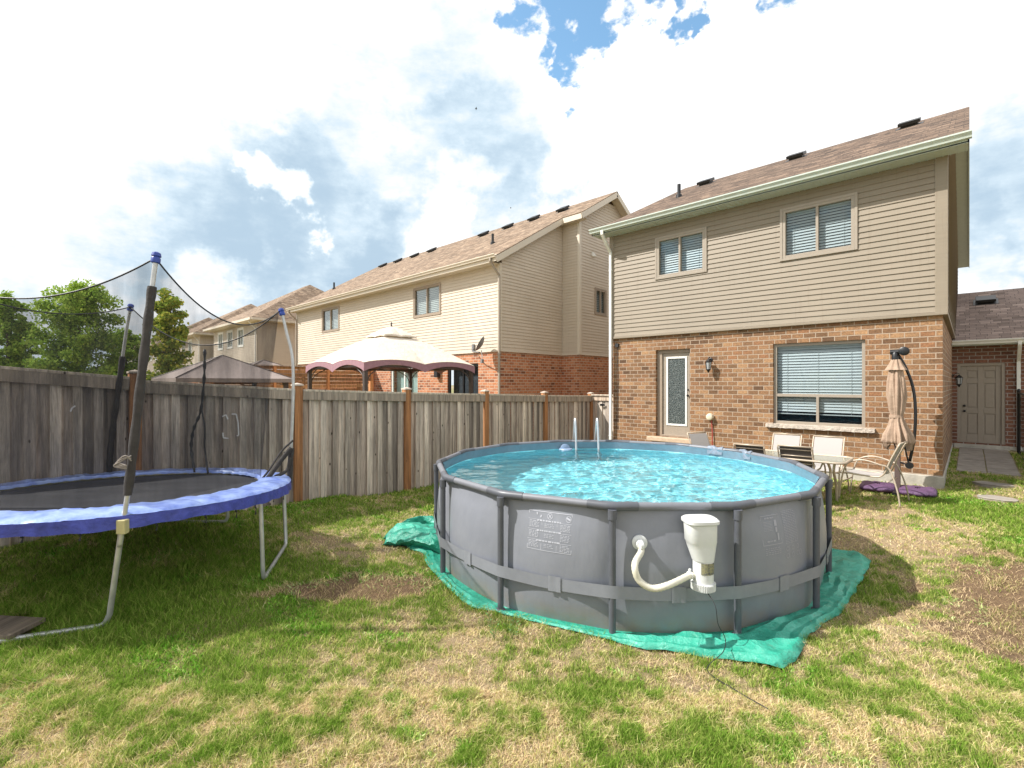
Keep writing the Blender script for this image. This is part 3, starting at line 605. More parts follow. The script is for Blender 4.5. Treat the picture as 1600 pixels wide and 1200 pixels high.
# ================================================================== garage wing to the right of the house
def garage():
    R_ = thing('brick_garage', (1.2, 17.7, .3), 'low brick garage with a taupe panelled door and white downspout, right of the house', 'garage')
    X0, X1, Y0, Y1 = -.35, 5.6, 17.7, 24; d = (-.24, .67, .44, 2.55)
    m = MB(); wall_panel(m, 'y', Y0, -1, X0, X1, .40, 3.06, [d], .1); wall_panel(m, 'x', X1, 1, Y0, Y1, .4, 3.06); m.build('brick_wall', M_brick3, R_)
    m = MB(); m.box(X0, X1, Y0-.02, Y1, -.3, .40); bevel(m.build('foundation', M_conc, R_), .01)
    m = MB()
    for a in ((-.24, -.17, .44, 2.55), (.60, .67, .44, 2.55), (-.17, .60, 2.48, 2.55)): fbox(m, 'y', Y0, -1, *a, -.09, -.02)
    dr = bevel(m.build('door', M_trim, R_), .004)
    m = MB(); yd = Y0+.06; m.quad((-.17, yd+.02, .44), (.60, yd+.02, .44), (.60, yd+.02, 2.48), (-.17, yd+.02, 2.48))
    a0, w = -.17, .77; cx = [(a0, a0+.11), (a0+.33, a0+.44), (a0+.66, a0+.77)]
    for q in cx: m.box(*q, yd, yd+.02, .44, 2.48)
    for z0, z1 in ((.44, .66), (1.22, 1.36), (2.02, 2.14), (2.36, 2.48)):
        for q in ((a0+.11, a0+.33), (a0+.44, a0+.66)): m.box(*q, yd+.0005, yd+.02, z0, z1)
    for u in (a0+.11, a0+.44):
        for z0, z1 in ((.66, 1.22), (1.36, 2.02), (2.14, 2.36)): m.box(u+.03, u+.19, yd+.006, yd+.02, z0+.03, z1-.03)
    bevel(m.build('door_panel', M_trim, dr), .006)
    for z, nm in ((1.28, 'handle'), (1.42, 'deadbolt')): m = MB(); m.lathe((-.10, yd, z), [(.028, 0), (.03, .03), (.018, .05)], 12, axis=(0, -1, 0)); rounded(m.build(nm, M_black, dr))
    m = MB(); m.box(-.3, .74, Y0-.22, Y0-.021, .1, .41); bevel(m.build('door_step', M_conc, R_), .01)
    ye, yr, ze, zr = 17.3, 21.3, 3.12, 4.92
    roof_slab(R_, [[(X0-.0, ye, ze), (X1+.3, ye, ze), (X1+.3, yr, zr), (X0, yr, zr)], [(X0, 25.3, ze), (X1+.3, 25.3, ze), (X1+.3, yr, zr), (X0, yr, zr)]], M_roof3)
    m = MB(); m.box(X0, X1+.3, ye, Y0, 3.0, 3.02); m.box(X0, X1+.3, ye, ye+.02, 3.02, 3.1); m.build('soffit', M_gut, R_)
    gutter(R_, X0+.02, X1+.3, ye, 3.13, M_white); downspout(R_, .90, Y0-.05, .3, 3.08, ye-.06, M_white)
    vent_box(R_, .35, 20.3, ze+3.0*.45, .45)
    lantern(R_, (-.33, 17.3, 2.22), (1, 0, 0))
garage()

# ================================================================== cream neighbour (semi-detached) beyond the fence
def neighbour():
    R_ = thing('semi_detached_house', (-19, 11.3, 0), 'wide cream sided semi detached house with orange brick base behind the beige gazebo', 'house')
    X0, X1, X2, Y0, YJ, Y1 = -27.2, -11.27, -10.47, 11.3, 14.65, 22
    doors = [(-17.8, -15.86, .5, 2.70), (-14.0, -12.32, .5, 2.72)]
    m = MB(); wall_panel(m, 'y', Y0, -1, X0, X1, -.2, 3.08, doors); wall_panel(m, 'x', X1, 1, Y0, YJ, -.2, 3.08); wall_panel(m, 'y', YJ, -1, X1, X2, -.2, 3.08); wall_panel(m, 'x', X2, 1, YJ, Y1, -.2, 3.08); wall_panel(m, 'x', X0, -1, Y0, Y1, -.2, 3.08)
    m.build('brick_wall', M_brick2, R_)
    ye, yr, ze, zr, yb = 10.85, 16.7, 6.13, 9.62, 22.55; k = (zr-ze)/(yr-ye)
    w1 = (-24.05, -22.3, 4.66, 5.76); w2 = (-16.04, -14.38, 4.66, 5.75); w3 = (15.66, 16.37, 4.72, 5.66)
    m = MB(); siding(m, 'y', Y0-.03, -1, X0, X1-.06, 3.12, 5.97, [w1, w2])
    def l1(z): return (Y0+.05, YJ) if z < 6.2 else (ye+(z-ze)/k+.25, YJ)
    def l2(z):
        lo = max(YJ+.08, ye+(z-ze)/k+.25); return (lo, max(lo, min(Y1, yb-(z-ze)/k-.25)))
    siding(m, 'x', X1+.03, 1, Y0, YJ, 3.12, 8.1, (), l1); siding(m, 'y', YJ-.03, -1, X1+.05, X2-.05, 3.12, 8.2); siding(m, 'x', X2+.03, 1, YJ, Y1, 3.12, 9.2, [w3], l2)
    siding(m, 'x', X0-.03, -1, Y0, Y1, 3.12, 9.2, (), l2); m.build('siding_wall', M_sid2, R_)
    m = MB(); m.box(X1-.06, X1+.055, Y0-.055, Y0+.05, 3.1, 6.0); m.box(X2-.05, X2+.055, YJ-.055, YJ+.08, 3.1, 8.25); m.box(X0-.05, X0+.05, Y0-.052, Y0+.05, 3.1, 6.0)
    m.box(X0, X1+.05, Y0-.05, Y0, 3.075, 3.12); m.box(X1, X1+.05, Y0, YJ, 3.075, 3.12); m.box(X1+.05, X2, YJ-.05, YJ, 3.075, 3.12); m.box(X2, X2+.05, YJ, Y1, 3.075, 3.12); bevel(m.build('corner_trim', M_trimc, R_), .006)
    window(R_, 'y', Y0-.03, -1, *w1, proud=.035, cols=[(-23.17, 4.7, 5.72)], trim=M_trim2, glass=M_glass2, slat=.09)
    window(R_, 'y', Y0-.03, -1, *w2, proud=.035, cols=[(-15.2, 4.7, 5.7)], trim=M_trim2, glass=M_glass2, slat=.09)
    window(R_, 'x', X2+.03, 1, *w3, proud=.035, cols=[(16.02, 4.76, 5.62)], trim=M_trim2, slat=.09)
    for i, (a, b, c, d) in enumerate(doors):
        m = MB(); mid = (a+b)/2
        for q in ((a, a+.09, c, d), (b-.06, b, c, d), (a+.09, b-.06, d-.07, d), (mid-.03, mid+.03, c, d-.07)): fbox(m, 'y', Y0+.06, -1, *q, -.05, .02)
        dd = m.build('sliding_door', M_black if i else M_white, R_, label='dark framed sliding patio door' if i else 'sliding patio door with pale glass')
        m = MB(); m.quad((a, Y0+.07, c), (b, Y0+.07, c), (b, Y0+.07, d), (a, Y0+.07, d)); m.build('door_glass', M_glass if i else M_glass2, dd)
        m = MB(); m.box(a, b, Y0+.3, Y0+1.2, c, d); m.build('room_interior', M_dark if i else simple('pale_curtain', (.42, .55, .52), .8), dd)
    roof_slab(R_, [[(-27.42, ye-.04, ze-.02), (-10.98, ye-.04, ze-.02), (-10.98, 14.3, ze+3.45*k), (-10.1, 14.3, ze+3.45*k), (-10.1, yr, zr), (-27.42, yr, zr)],
                   [(-27.42, yb, ze), (-10.1, yb, ze), (-10.1, yr, zr), (-27.42, yr, zr)]], M_roof2)
    m = MB(); dn = Vector((0, 0, -.14))
    for a, b in (((-10.98, ye, ze), (-10.98, 14.3, ze+3.45*k)), ((-10.98, 14.3, ze+3.45*k), (-10.1, 14.3, ze+3.45*k)), ((-10.1, 14.3, ze+3.45*k), (-10.1, yr, zr)), ((-10.1, yr, zr), (-10.1, yb, ze)), ((-27.42, ye, ze), (-27.42, yr, zr)), ((-27.42, yr, zr), (-27.42, yb, ze))):
        m.beam(Vector(a)+dn, Vector(b)+dn, .03, .19)
    m.beam((-27.42, ye+.01, 6.03), (-10.98, ye+.01, 6.03), .03, .17)
    m.build('fascia', M_trimc, R_)
    m = MB(); m.box(-27.4, X1, ye, Y0-.03, 5.965, 5.98)
    for (xa, xb, ya, yy) in ((X1, -10.98, ye, 14.3), (X2, -10.1, 14.3, yr)): m.quad((xa, ya, ze+(ya-ye)*k-.17), (xb, ya, ze+(ya-ye)*k-.17), (xb, yy, ze+(yy-ye)*k-.17), (xa, yy, ze+(yy-ye)*k-.17))
    m.quad((X2, yb, ze-.17), (-10.1, yb, ze-.17), (-10.1, yr, zr-.17), (X2, yr, zr-.17)); m.quad((X1, 14.3, ze+3.45*k-.2), (-10.1, 14.3, ze+3.45*k-.2), (-10.1, YJ, ze+3.45*k-.2), (X1, YJ, ze+3.45*k-.2)); m.build('soffit', M_trimc, R_)
    gutter(R_, -27.45, -10.97, ye, 6.16, M_trimc)
    downspout(R_, -11.2, Y0-.10, -.1, 6.07, ye-.06, M_trim); downspout(R_, -27.15, Y0-.10, -.1, 6.07, ye-.06, M_trim)
    for x in (-25.92, -24.29, -22.63, -21.05, -16.97, -15.34, -13.77, -12.19): vent_box(R_, x, 15.95, ze+(15.95-ye)*k, k)
    for x in (-13.35, -26.32): pipe_vent(R_, x, 13, ze+(13-ye)*k)
    m = MB(); m.box(-14.62, -14.42, Y0-.16, Y0, 2.25, 2.6); bevel(m.build('wall_lamp', M_blackp, R_), .02)
    m = MB(); m.lathe((X2+.04, 15.55, 6.9), [(.05, 0), (.06, .05), (.03, .09)], 12, axis=(1, 0, 0)); m.box(X2+.02, X2+.09, 15.4, 15.52, 6.86, 7.0); m.build('vent_hood', M_white, R_)
    # satellite dish
    D = thing('satellite_dish', (-11.9, 11.1, 3.1), 'small grey satellite dish on an arm above the orange brick corner', 'satellite dish')
    m = MB(); m.tube(bez([(-12.5, 11.27, 3.25), (-12.3, 11.0, 3.12), (-11.75, 10.85, 3.05)], 10), .02, 6); m.box(-12.55, -12.45, 11.2, 11.27, 3.15, 3.38); m.tube([(-11.62, 10.8, 3.1), (-11.2, 10.45, 2.75)], .014, 5); m.box(-11.22, -11.14, 10.38, 10.46, 2.66, 2.78)
    m.build('mounting_arm', simple('dish_arm', (.22, .22, .22), .5, .5), D)
    m = MB(); m.lathe((-11.65, 10.85, 3.3), [(.26, .08), (.21, .04), (.11, .011), (.02, 0), (.02, -.02), (.11, -.006), (.21, .028), (.27, .075)], 28, axis=(-.62, -.5, .45)); rounded(m.build('dish', simple('dish_grey', (.16, .165, .17), .5), D))
neighbour()

# ================================================================== farther houses: one built, the rest copied
def far_house():
    R_ = thing('detached_house', (-32.2, 10.9, 0), 'cream detached house with hip roof and three narrow windows, nearest behind the grey gazebo', 'house', 'hip roofed houses in the distance')
    X0, X1, Y0, Y1 = -41.2, -32.2, 10.9, 21
    wins = [(-40.0, -39.0, 4.55, 5.65), (-37.9, -36.9, 4.55, 5.65), (-35.7, -34.7, 4.55, 5.65)]
    m = MB(); wall_panel(m, 'y', Y0, -1, X0, X1, -.5, 3.0); wall_panel(m, 'x', X1, 1, Y0, Y1, -.5, 3.0); m.build('brick_wall', M_brick2, R_)
    m = MB(); siding(m, 'y', Y0, -1, X0, X1, 3.0, 6.0, wins); siding(m, 'x', X1, 1, Y0, Y1, 3.0, 6.0); m.build('siding_wall', M_sid2, R_)
    for w in wins: window(R_, 'y', Y0, -1, *w, proud=.04, trim=M_white, cols=[((w[0]+w[1])/2, w[2], w[3])], slat=.12, trimw=.1)
    a, b, c, d, ze, zr = X0-.5, X1+.5, Y0-.5, Y1+.5, 6.1, 9.5; yc = (c+d)/2; h = (d-c)/2*.8
    roof_slab(R_, [[(a, c, ze), (b, c, ze), (b-h, yc, zr), (a+h, yc, zr)], [(a, d, ze), (b, d, ze), (b-h, yc, zr), (a+h, yc, zr)], [(b, c, ze), (b, d, ze), (b-h, yc, zr)], [(a, c, ze), (a, d, ze), (a+h, yc, zr)]], M_roof2)
    m = MB(); m.box(a, b, c, d, 5.9, 5.95); m.box(a, b, c-.1, c, 5.93, 6.07); m.box(b, b+.1, c, d, 5.93, 6.07); m.build('gutter', M_trimc, R_)
    downspout(R_, X1-.1, Y0-.08, 0, 5.95, c+.05, M_white)
    return R_
fh = far_house()
for i, (dx, lb) in enumerate(((-12.6, 'second hip roofed house along the row, partly behind the tree with yellow tips'), (-26, 'third hip roofed house along the row, seen through the trampoline net'), (-40, 'farthest hip roofed house at the end of the row'))):
    c = copy_tree(fh); c.location = fh.location+Vector((dx, 0, 0)); c['label'] = lb
# roof vents on the second house belong to it
# ================================================================== fences
def yard_fence():
    F = thing('wooden_fence', (-7.95, 4, 0), 'long weathered grey board fence with orange cedar posts behind the trampoline and pool', 'fence')
    posts = [-5.1, -3.0, -.9, 1.19, 3.3, 5.4, 7.5, 9.6, 11.7]; tops = {-5.1: 2.5, -3.0: 2.4, -.9: 2.27, 1.19: 2.07, 3.3: 1.93, 5.4: 1.85, 7.5: 1.79, 9.6: 1.73, 11.7: 1.68}; tl = list(tops.items())
    def top(y): return float(np.interp(y, [a for a, _ in tl], [b for _, b in tl]))-(.03 if y > 1.2 else 0)
    xf = -7.95
    for p in posts:
        m = MB(); zt = top(p)+.07; m.box(xf-.065, xf+.065, p-.065, p+.065, gzf(xf, p)-.2, zt)
        o = bevel(m.build('post', M_post, F), .006)
        m = MB(); m.box(xf-.075, xf+.075, p-.075, p+.075, zt, zt+.025); m.add([(xf-.07, p-.07, zt+.025), (xf+.07, p-.07, zt+.025), (xf+.07, p+.07, zt+.025), (xf-.07, p+.07, zt+.025), (xf, p, zt+.05)], [(0, 1, 4), (1, 2, 4), (2, 3, 4), (3, 0, 4)]); m.build('post_cap', M_cap, o)
    for a, b in zip(posts, posts[1:]):
        m = MB(); y = a+.07; i = 0
        while y < b-.075:
            w = min(random.uniform(.085, .105) if i % 2 else random.uniform(.10, .13), b-.066-y); off = .026 if i % 2 else -.014; j = random.uniform(-.005, .005)
            if w > .03:
                z0 = gzf(xf, y)-.03; tilt = random.uniform(-.004, .004)
                vs = [(xf+off+j+e+tilt*s_, y+q+(0 if i % 2 else (-.02 if q == 0 else .02)), z) for z, s_ in ((z0, 1), (top(y)-.03, -1)) for e, q in ((0, 0), (.018, 0), (.018, w), (0, w))]
                m.add(vs, [(0, 1, 2, 3), (4, 7, 6, 5), (0, 4, 5, 1), (1, 5, 6, 2), (2, 6, 7, 3), (3, 7, 4, 0)])
            y += w+random.uniform(-.002, .003); i += 1
        m.build('board_panel', M_fence, F)
        m = MB(); ta, tb = top(a+.07), top(b-.07)
        m.beam((xf+.064, a+.066, ta-.085), (xf+.064, b-.066, tb-.085), .035, .14); m.beam((xf-.055, a+.066, ta-.085), (xf-.055, b-.066, tb-.085), .035, .14); m.beam((xf, a+.066, ta), (xf, b-.066, tb), .17, .035)
        bevel(m.build('top_rail', M_rail, F), .004)
    ch = simple('chalk', (.85, .85, .85), .9); m = MB(); x = xf+.05
    def cp(px, py): # mark drawn on the boards
        r = (px-800)/754; c = x/(FW[0]+RT[0]*r); return (x, (FW[1]+RT[1]*r)*c, 2-(py-600)/754*c)
    for st in ([(347, 651), (353, 648), (356, 655)], [(348, 676), (349, 684), (357, 685)], [(362, 647), (369, 647), (372, 660), (373, 680), (370, 681)], [(110, 643), (113, 637), (118, 634)]):
        p = [cp(*q) for q in st]
        for a, b in zip(p, p[1:]): m.beam(a, b, .006, .017, up=(0, 1, 0))
    m.build('chalk_mark', ch, F)
    G = thing('return_fence', (-7.4, 11.7, 0), 'short board fence closing the gap between long fence and brick house', 'fence')
    m = MB(); x = -7.87; i = 0
    while x < -7.0:
        w = .105; o = .012 if i % 2 else -.01; m.box(x, x+w-.003, 11.7+o, 11.718+o, gzf(x, 11.6)-.05, 1.66); x += w; i += 1
    m.build('board_panel', M_fence, G)
    m = MB(); m.box(-7.885, -6.98, 11.655, 11.69, 1.53, 1.67); m.box(-7.885, -6.98, 11.62, 11.78, 1.671, 1.705); m.build('top_rail', M_rail, G)
    m = MB(); m.box(-7.60, -7.45, 11.64, 11.655, 1.38, 1.44); m.build('hinge', M_black, G)
    # cedar slat screen between the two neighbours
    Q = thing('slat_screen', (-19.2, 9, 0), 'orange cedar privacy screen of horizontal boards beyond the gazebo', 'fence')
    m = MB(); z = .1
    while z < 2.6: m.box(-19.22, -19.19, 5.0, 11.25, z, z+.13); z += .145
    m.build('board_panel', M_cedar, Q)
    for y in (5, 7.1, 9.2, 11.2): m = MB(); m.box(-19.19, -19.08, y-.05, y+.05, -.3, 2.68); m.build('post', M_post, Q)
    m = MB(); m.box(-19.28, -19.06, 4.95, 11.26, 2.68, 2.72); m.build('top_rail', M_rail, Q)
    K = thing('low_board_fence', (-13, 9.8, 0), 'low brown board fence piece under the gazebo roof beside the orange brick wall', 'fence')
    m = MB(); z = .2
    while z < 1.95: m.box(-19.0, -17.9, 10.4, 10.42, z, z+.13); z += .14
    m.build('board_panel', M_cedar, K); m = MB(); m.box(-17.95, -17.83, 10.36, 10.48, 0, 2.12); m.build('post', M_post, K)
yard_fence()
def chain_fence():
    F = thing('chain_link_fence', (.82, 12.5, .25), 'black chain link fence with metal posts along the right edge by the garage', 'fence')
    t = NT('chain_mesh'); t.N.remove(t.b); v = t.coord('UV', (1, 1, 1), rot=(0, 0, math.radians(45)))
    br = t.n('TexBrick'); t.lk(v, br.inputs['Vector']); br.offset = 0; br.inputs['Scale'].default_value = 1; br.inputs['Brick Width'].default_value = .045; br.inputs['Row Height'].default_value = .045; br.inputs['Mortar Size'].default_value = .006
    df = t.n('BsdfDiffuse'); df.inputs[0].default_value = (.02, .02, .02, 1); tr = t.n('BsdfTransparent'); mx = t.n('MixShader'); t.lk(br.outputs['Fac'], mx.inputs[0]); t.lk(tr.outputs[0], mx.inputs[1]); t.lk(df.outputs[0], mx.inputs[2]); t.lk(mx.outputs[0], t.out.inputs[0])
    ps = [16.6, 14.2, 11.8, 9.4, 7.0]
    for p in ps: m = MB(); z = gzf(.85, p); m.lathe((.85, p, z-.1), [(.032, 0), (.032, 1.6), (.036, 1.61), (.02, 1.66)], 12); rounded(m.build('post', M_black, F))
    m = MB(); m.tube([(.85, p, gzf(.85, p)+1.47) for p in ps], .02, 8); m.tube([(.85, p, gzf(.85, p)+.06) for p in ps], .006, 6); m.build('rail', M_black, F)
    m = MB()
    for a, b in zip(ps, ps[1:]): m.quad((.85, a, gzf(.85, a)+.04), (.85, b, gzf(.85, b)+.04), (.85, b, gzf(.85, b)+1.47), (.85, a, gzf(.85, a)+1.47))
    m.build('wire_mesh', t.m, F)
chain_fence()

# ================================================================== path and stepping stones
def path():
    m = MB(); y = 13.0; i = 0
    M_sl = simple('paving_slab', (.30, .265, .225), .9, var=.25, vs=5, bump=.004)
    while y < 17.4:
        for x0, x1 in ((-.19, .24), (.255, .70)):
            z = gzf(.25, y)+.012+random.uniform(-.006, .006); z2 = gzf(.25, y+.88)+.012; vs = [(x0, y, z-.06), (x1, y, z-.06), (x1, y+.88, z2-.06), (x0, y+.88, z2-.06), (x0, y, z), (x1, y, z), (x1, y+.88, z2), (x0, y+.88, z2)]
            m.add(vs, [(4, 5, 6, 7), (0, 1, 5, 4), (1, 2, 6, 5), (2, 3, 7, 6), (3, 0, 4, 7)])
        y += .9
    bevel(tag(m.build('path', M_sl), 'grey paving slabs leading to the garage door', None, kind='structure'), .008)
    for j, (cx, cy, rx, ry, lb) in enumerate(((.31, 12.0, .26, .2, 'grey stepping stone nearer the paved path'), (.33, 10.85, .25, .2, 'grey stepping stone farther out on the lawn'))):
        m = MB(); n = 14; z = gzf(cx, cy); rim = [(cx+rx*math.cos(k*2*math.pi/n)*random.uniform(.85, 1.1), cy+ry*math.sin(k*2*math.pi/n)*random.uniform(.85, 1.1)) for k in range(n)]
        m.add([(x, y, z+.022) for x, y in rim]+[(x, y, z-.05) for x, y in rim], [tuple(range(n))]+[(k, (k+1) % n, n+(k+1) % n, n+k) for k in range(n)])
        tag(bevel(m.build('stepping_stone', M_sl), .008), lb, 'stepping stone', 'stepping stones by the path')
path()

# ================================================================== pool
PHASE = math.atan2(-.9776, -.2105)    # camera-frame direction of the nearest upright
_d = cw(-.2105, -.9776); PHASE = math.atan2(_d[1], _d[0])-math.radians(.7)
STEP = 2*math.pi/NSEG; RIMZ = .985; WZ = .865
def wall_r(th, z):
    u = ((th-PHASE)/STEP) % 1.0; a = (u-.5)*STEP; chord = (PR-.02)*math.cos(STEP/2)/math.cos(a)
    v = max(0, min(1, (z-BASE)/(RIMZ-BASE))); bul = math.sin(math.pi*u)**.7*(math.sin(math.pi*min(1, v*1.06+.02))**.55 if v < .93 else .25*(1-v)/.07)*.085
    pinch = -.012*(1-math.sin(math.pi*u)); return chord+bul+pinch-.012
def pp(th, r, z): return Vector((PC[0]+r*math.cos(th), PC[1]+r*math.sin(th), z))
def cyl(th): return (math.cos(th), math.sin(th), 0)
def pool():
    R_ = thing('swimming_pool', (PC[0], PC[1], BASE), 'round grey above ground frame pool full of blue water', 'swimming pool')
    t = NT('grey_vinyl'); v = t.coord('Object'); n = t.noise(v, 2.2, 5, .6); n2 = t.noise(v, 30, 4, .6)
    col = t.ramp(n, [(.3, (.185, .195, .225)), (.7, (.225, .235, .265))])
    sp = t.n('SeparateXYZ'); t.lk(v, sp.inputs[0])
    mud = t.math('MULTIPLY', t.ramp(sp.outputs[2], [(0, (1, 1, 1)), (.22, (0, 0, 0))]), t.ramp(t.noise(v, 3, 5, .7), [(.36, (0, 0, 0)), (.66, (.85, .85, .85))]))
    col = t.mix(mud, col, (.27, .19, .12)); t.base(col); t.set(Roughness=.42); t.bump(t.math('ADD', t.noise(t.coord('Object', (1, 1, .35)), 4.5, 3, .5), t.math('MULTIPLY', n2, .02)), .012); M_v = t.m
    M_tube = simple('grey_tube', (.16, .165, .185), .45, var=.06); M_tube2 = simple('dark_grey_tube', (.085, .09, .105), .42, var=.1)
    m = MB(); nu = NSEG*16; nv = 18
    m.grid(lambda u, w: pp(PHASE+u*2*math.pi, wall_r(PHASE+u*2*math.pi, BASE+w*(RIMZ-BASE)), BASE+w*(RIMZ-BASE)), nu, nv, wrap=True)
    m.build('outer_wall', M_v, R_, smooth=True)
    # liner
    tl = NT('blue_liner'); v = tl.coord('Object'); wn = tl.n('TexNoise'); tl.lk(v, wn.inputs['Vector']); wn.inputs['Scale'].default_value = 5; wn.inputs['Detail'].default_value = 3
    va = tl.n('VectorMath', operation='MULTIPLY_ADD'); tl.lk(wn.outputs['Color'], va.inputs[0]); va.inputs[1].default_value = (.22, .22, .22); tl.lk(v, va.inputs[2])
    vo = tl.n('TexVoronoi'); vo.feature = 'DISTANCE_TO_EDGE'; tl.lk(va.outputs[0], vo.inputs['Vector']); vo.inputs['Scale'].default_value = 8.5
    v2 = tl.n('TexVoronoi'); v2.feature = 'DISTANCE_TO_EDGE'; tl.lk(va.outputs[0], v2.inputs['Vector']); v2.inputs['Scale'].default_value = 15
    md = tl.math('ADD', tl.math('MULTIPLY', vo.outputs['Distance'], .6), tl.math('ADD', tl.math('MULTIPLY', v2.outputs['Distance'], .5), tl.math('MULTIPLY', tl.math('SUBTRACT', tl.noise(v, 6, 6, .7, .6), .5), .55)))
    c = tl.ramp(md, [(0, (.48, .84, .88)), (.10, (.38, .80, .86)), (.22, (.27, .73, .82)), (.42, (.18, .64, .77))])  # pale web put into the liner colour imitates caustic ripples of light
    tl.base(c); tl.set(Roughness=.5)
    m = MB()
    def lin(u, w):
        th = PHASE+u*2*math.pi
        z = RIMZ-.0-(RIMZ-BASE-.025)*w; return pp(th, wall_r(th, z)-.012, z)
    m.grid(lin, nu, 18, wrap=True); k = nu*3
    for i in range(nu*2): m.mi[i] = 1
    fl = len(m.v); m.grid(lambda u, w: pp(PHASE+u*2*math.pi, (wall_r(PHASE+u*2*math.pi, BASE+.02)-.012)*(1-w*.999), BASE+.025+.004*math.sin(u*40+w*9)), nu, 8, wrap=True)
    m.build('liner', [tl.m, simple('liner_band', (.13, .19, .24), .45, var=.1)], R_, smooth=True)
    # water
    m = MB()
    tw = NT('pool_water'); v = tw.coord('Object', scale=(1, 1, 1)); tw.N.remove(tw.b)
    w1 = tw.noise(v, 5.5, 3, .55, .6); w2 = tw.noise(v, 15, 3, .5, .4); hh = tw.math('ADD', w1, tw.math('MULTIPLY', w2, .35))
    bp = tw.n('Bump'); tw.lk(hh, bp.inputs['Height']); bp.inputs['Distance'].default_value = .004
    rf = tw.n('BsdfRefraction'); rf.inputs['IOR'].default_value = 1.33; rf.inputs['Roughness'].default_value = 0; rf.inputs['Color'].default_value = (.80, .97, 1, 1)
    gl = tw.n('BsdfGlossy'); gl.inputs['Roughness'].default_value = .02; tw.lk(bp.outputs[0], gl.inputs['Normal'])
    frs = face_fresnel(tw, .022, 4.6, bp.outputs[0])
    mb_ = tw.n('MixShader'); tw.lk(frs, mb_.inputs[0]); tw.lk(rf.outputs[0], mb_.inputs[1]); tw.lk(gl.outputs[0], mb_.inputs[2]); tw.lk(mb_.outputs[0], tw.out.inputs[0])
    wv = []
    for k in range(46):
        lam = .11*1.042**k; a_ = rng.normal(.7, 1.3); kk = 2*math.pi/lam; wv.append((kk*math.cos(a_), kk*math.sin(a_), rng.random()*6.28, WAVE*lam))
    KX, KY, PH, AM = [np.array(q) for q in zip(*wv)]
    NU_, NV_ = 640, 90; rr_ = []
    for j in range(NV_+1):
        for i in range(NU_):
            th = PHASE+i/NU_*2*math.pi; q = (wall_r(th, WZ)-.014)*(1-j/NV_*.9995); rr_.append((PC[0]+q*math.cos(th), PC[1]+q*math.sin(th)))
    A_ = np.array(rr_); Z_ = WZ+(np.sin(A_[:, :1]*KX+A_[:, 1:]*KY+PH)*AM).sum(1)
    me = bpy.data.meshes.new('water'); idx = np.arange(NU_*(NV_+1)).reshape(NV_+1, NU_); nx_ = np.roll(idx, -1, 1)
    fc = np.stack([idx[:-1], nx_[:-1], nx_[1:], idx[1:]], -1).reshape(-1, 4)
    me.from_pydata([(x-PC[0], y-PC[1], z-BASE) for (x, y), z in zip(rr_, Z_)], [], fc.tolist()); me.materials.append(tw.m)
    me.polygons.foreach_set('use_smooth', [True]*len(me.polygons)); me.update(); wo = bpy.data.objects.new('water', me); COL.objects.link(wo); wo.parent = R_
    wo.cycles.is_caustics_caster = True
    for q in R_.children:
        if q.name.startswith('liner'): q.cycles.is_caustics_receiver = True
    # frame
    def V(i): return pp(PHASE+i*STEP, PR, RIMZ)
    for i in range(NSEG):
        a, b = V(i), V(i+1); d = (b-a).normalized()
        m = MB(); m.tube([a+d*.16, b-d*.16], .034, 14, caps=False); rounded(m.build('top_rail', M_tube, R_))
        m = MB(); p = V(i-1); e = (p-a).normalized()
        m.tube([a+e*.21, a+e*.12, a+e*.05-0*d, a+(d+e)*.01, a+d*.05, a+d*.12, a+d*.21], .0385, 14); o = rounded(m.build('connector', M_tube2, R_), 50)
        m = MB(); th = PHASE+i*STEP; q = pp(th, PR+.03, 0)
        m.tube([(q.x, q.y, RIMZ-.02), (q.x, q.y, RIMZ-.10)], .037, 12); m.tube([(q.x, q.y, RIMZ-.08), (q.x, q.y, BASE+.01)], .029, 12); m.lathe((q.x, q.y, BASE), [(.045, 0), (.045, .02), (.03, .03)], 12)
        rounded(m.build('upright', M_tube2, R_))
    # band around the legs
    m = MB(); zb = .245
    def band(u, w, off=0, hz=.105):
        th = PHASE+u*2*math.pi; uu = ((th-PHASE)/STEP) % 1.0; a = (uu-.5)*STEP; ch = (PR+.061)*math.cos(STEP/2)/math.cos(a); z = zb+w*hz+.02*math.sin(math.pi*uu)*-1
        return pp(th, max(ch, wall_r(th, z)+.006)+off, z)
    m.grid(lambda u, w: band(u, w), nu, 2, wrap=True); m.build('strap_band', simple('band_grey', (.20, .21, .235), .45, var=.06), R_, smooth=True)
    for i in range(NSEG):
        m = MB(); c = (i+.52)/NSEG; m.grid(lambda u, w: band(c+(u-.5)*.008, w*1.25-.125, .006+.004*math.sin(u*9)), 4, 4); m.build('band_loop', simple('loop_grey', (.21, .22, .245), .45, var=.06), R_, smooth=True)
    # small things of the real pool: return fitting, floating leaves, slack liner over the far rail
    m = MB(); q = cw((884-800)/754*8.35, 8.35); ta_ = math.atan2(q[1]-PC[1], q[0]-PC[0]); nn_ = Vector(cyl(ta_)); c_ = pp(ta_, wall_r(ta_, .86)-.03, .875)
    m.lathe(c_, [(.07, 0), (.085, .01), (.085, .03), (.05, .045)], 18, axis=-nn_); m.lathe(c_-nn_*.04-Vector((0, 0, .02)), [(.03, 0), (.11, .01), (.10, .03)], 16, sx=1.2); rounded(m.build('return_fitting', simple('fitting_blue', (.22, .30, .42), .4), R_))
    m = MB()
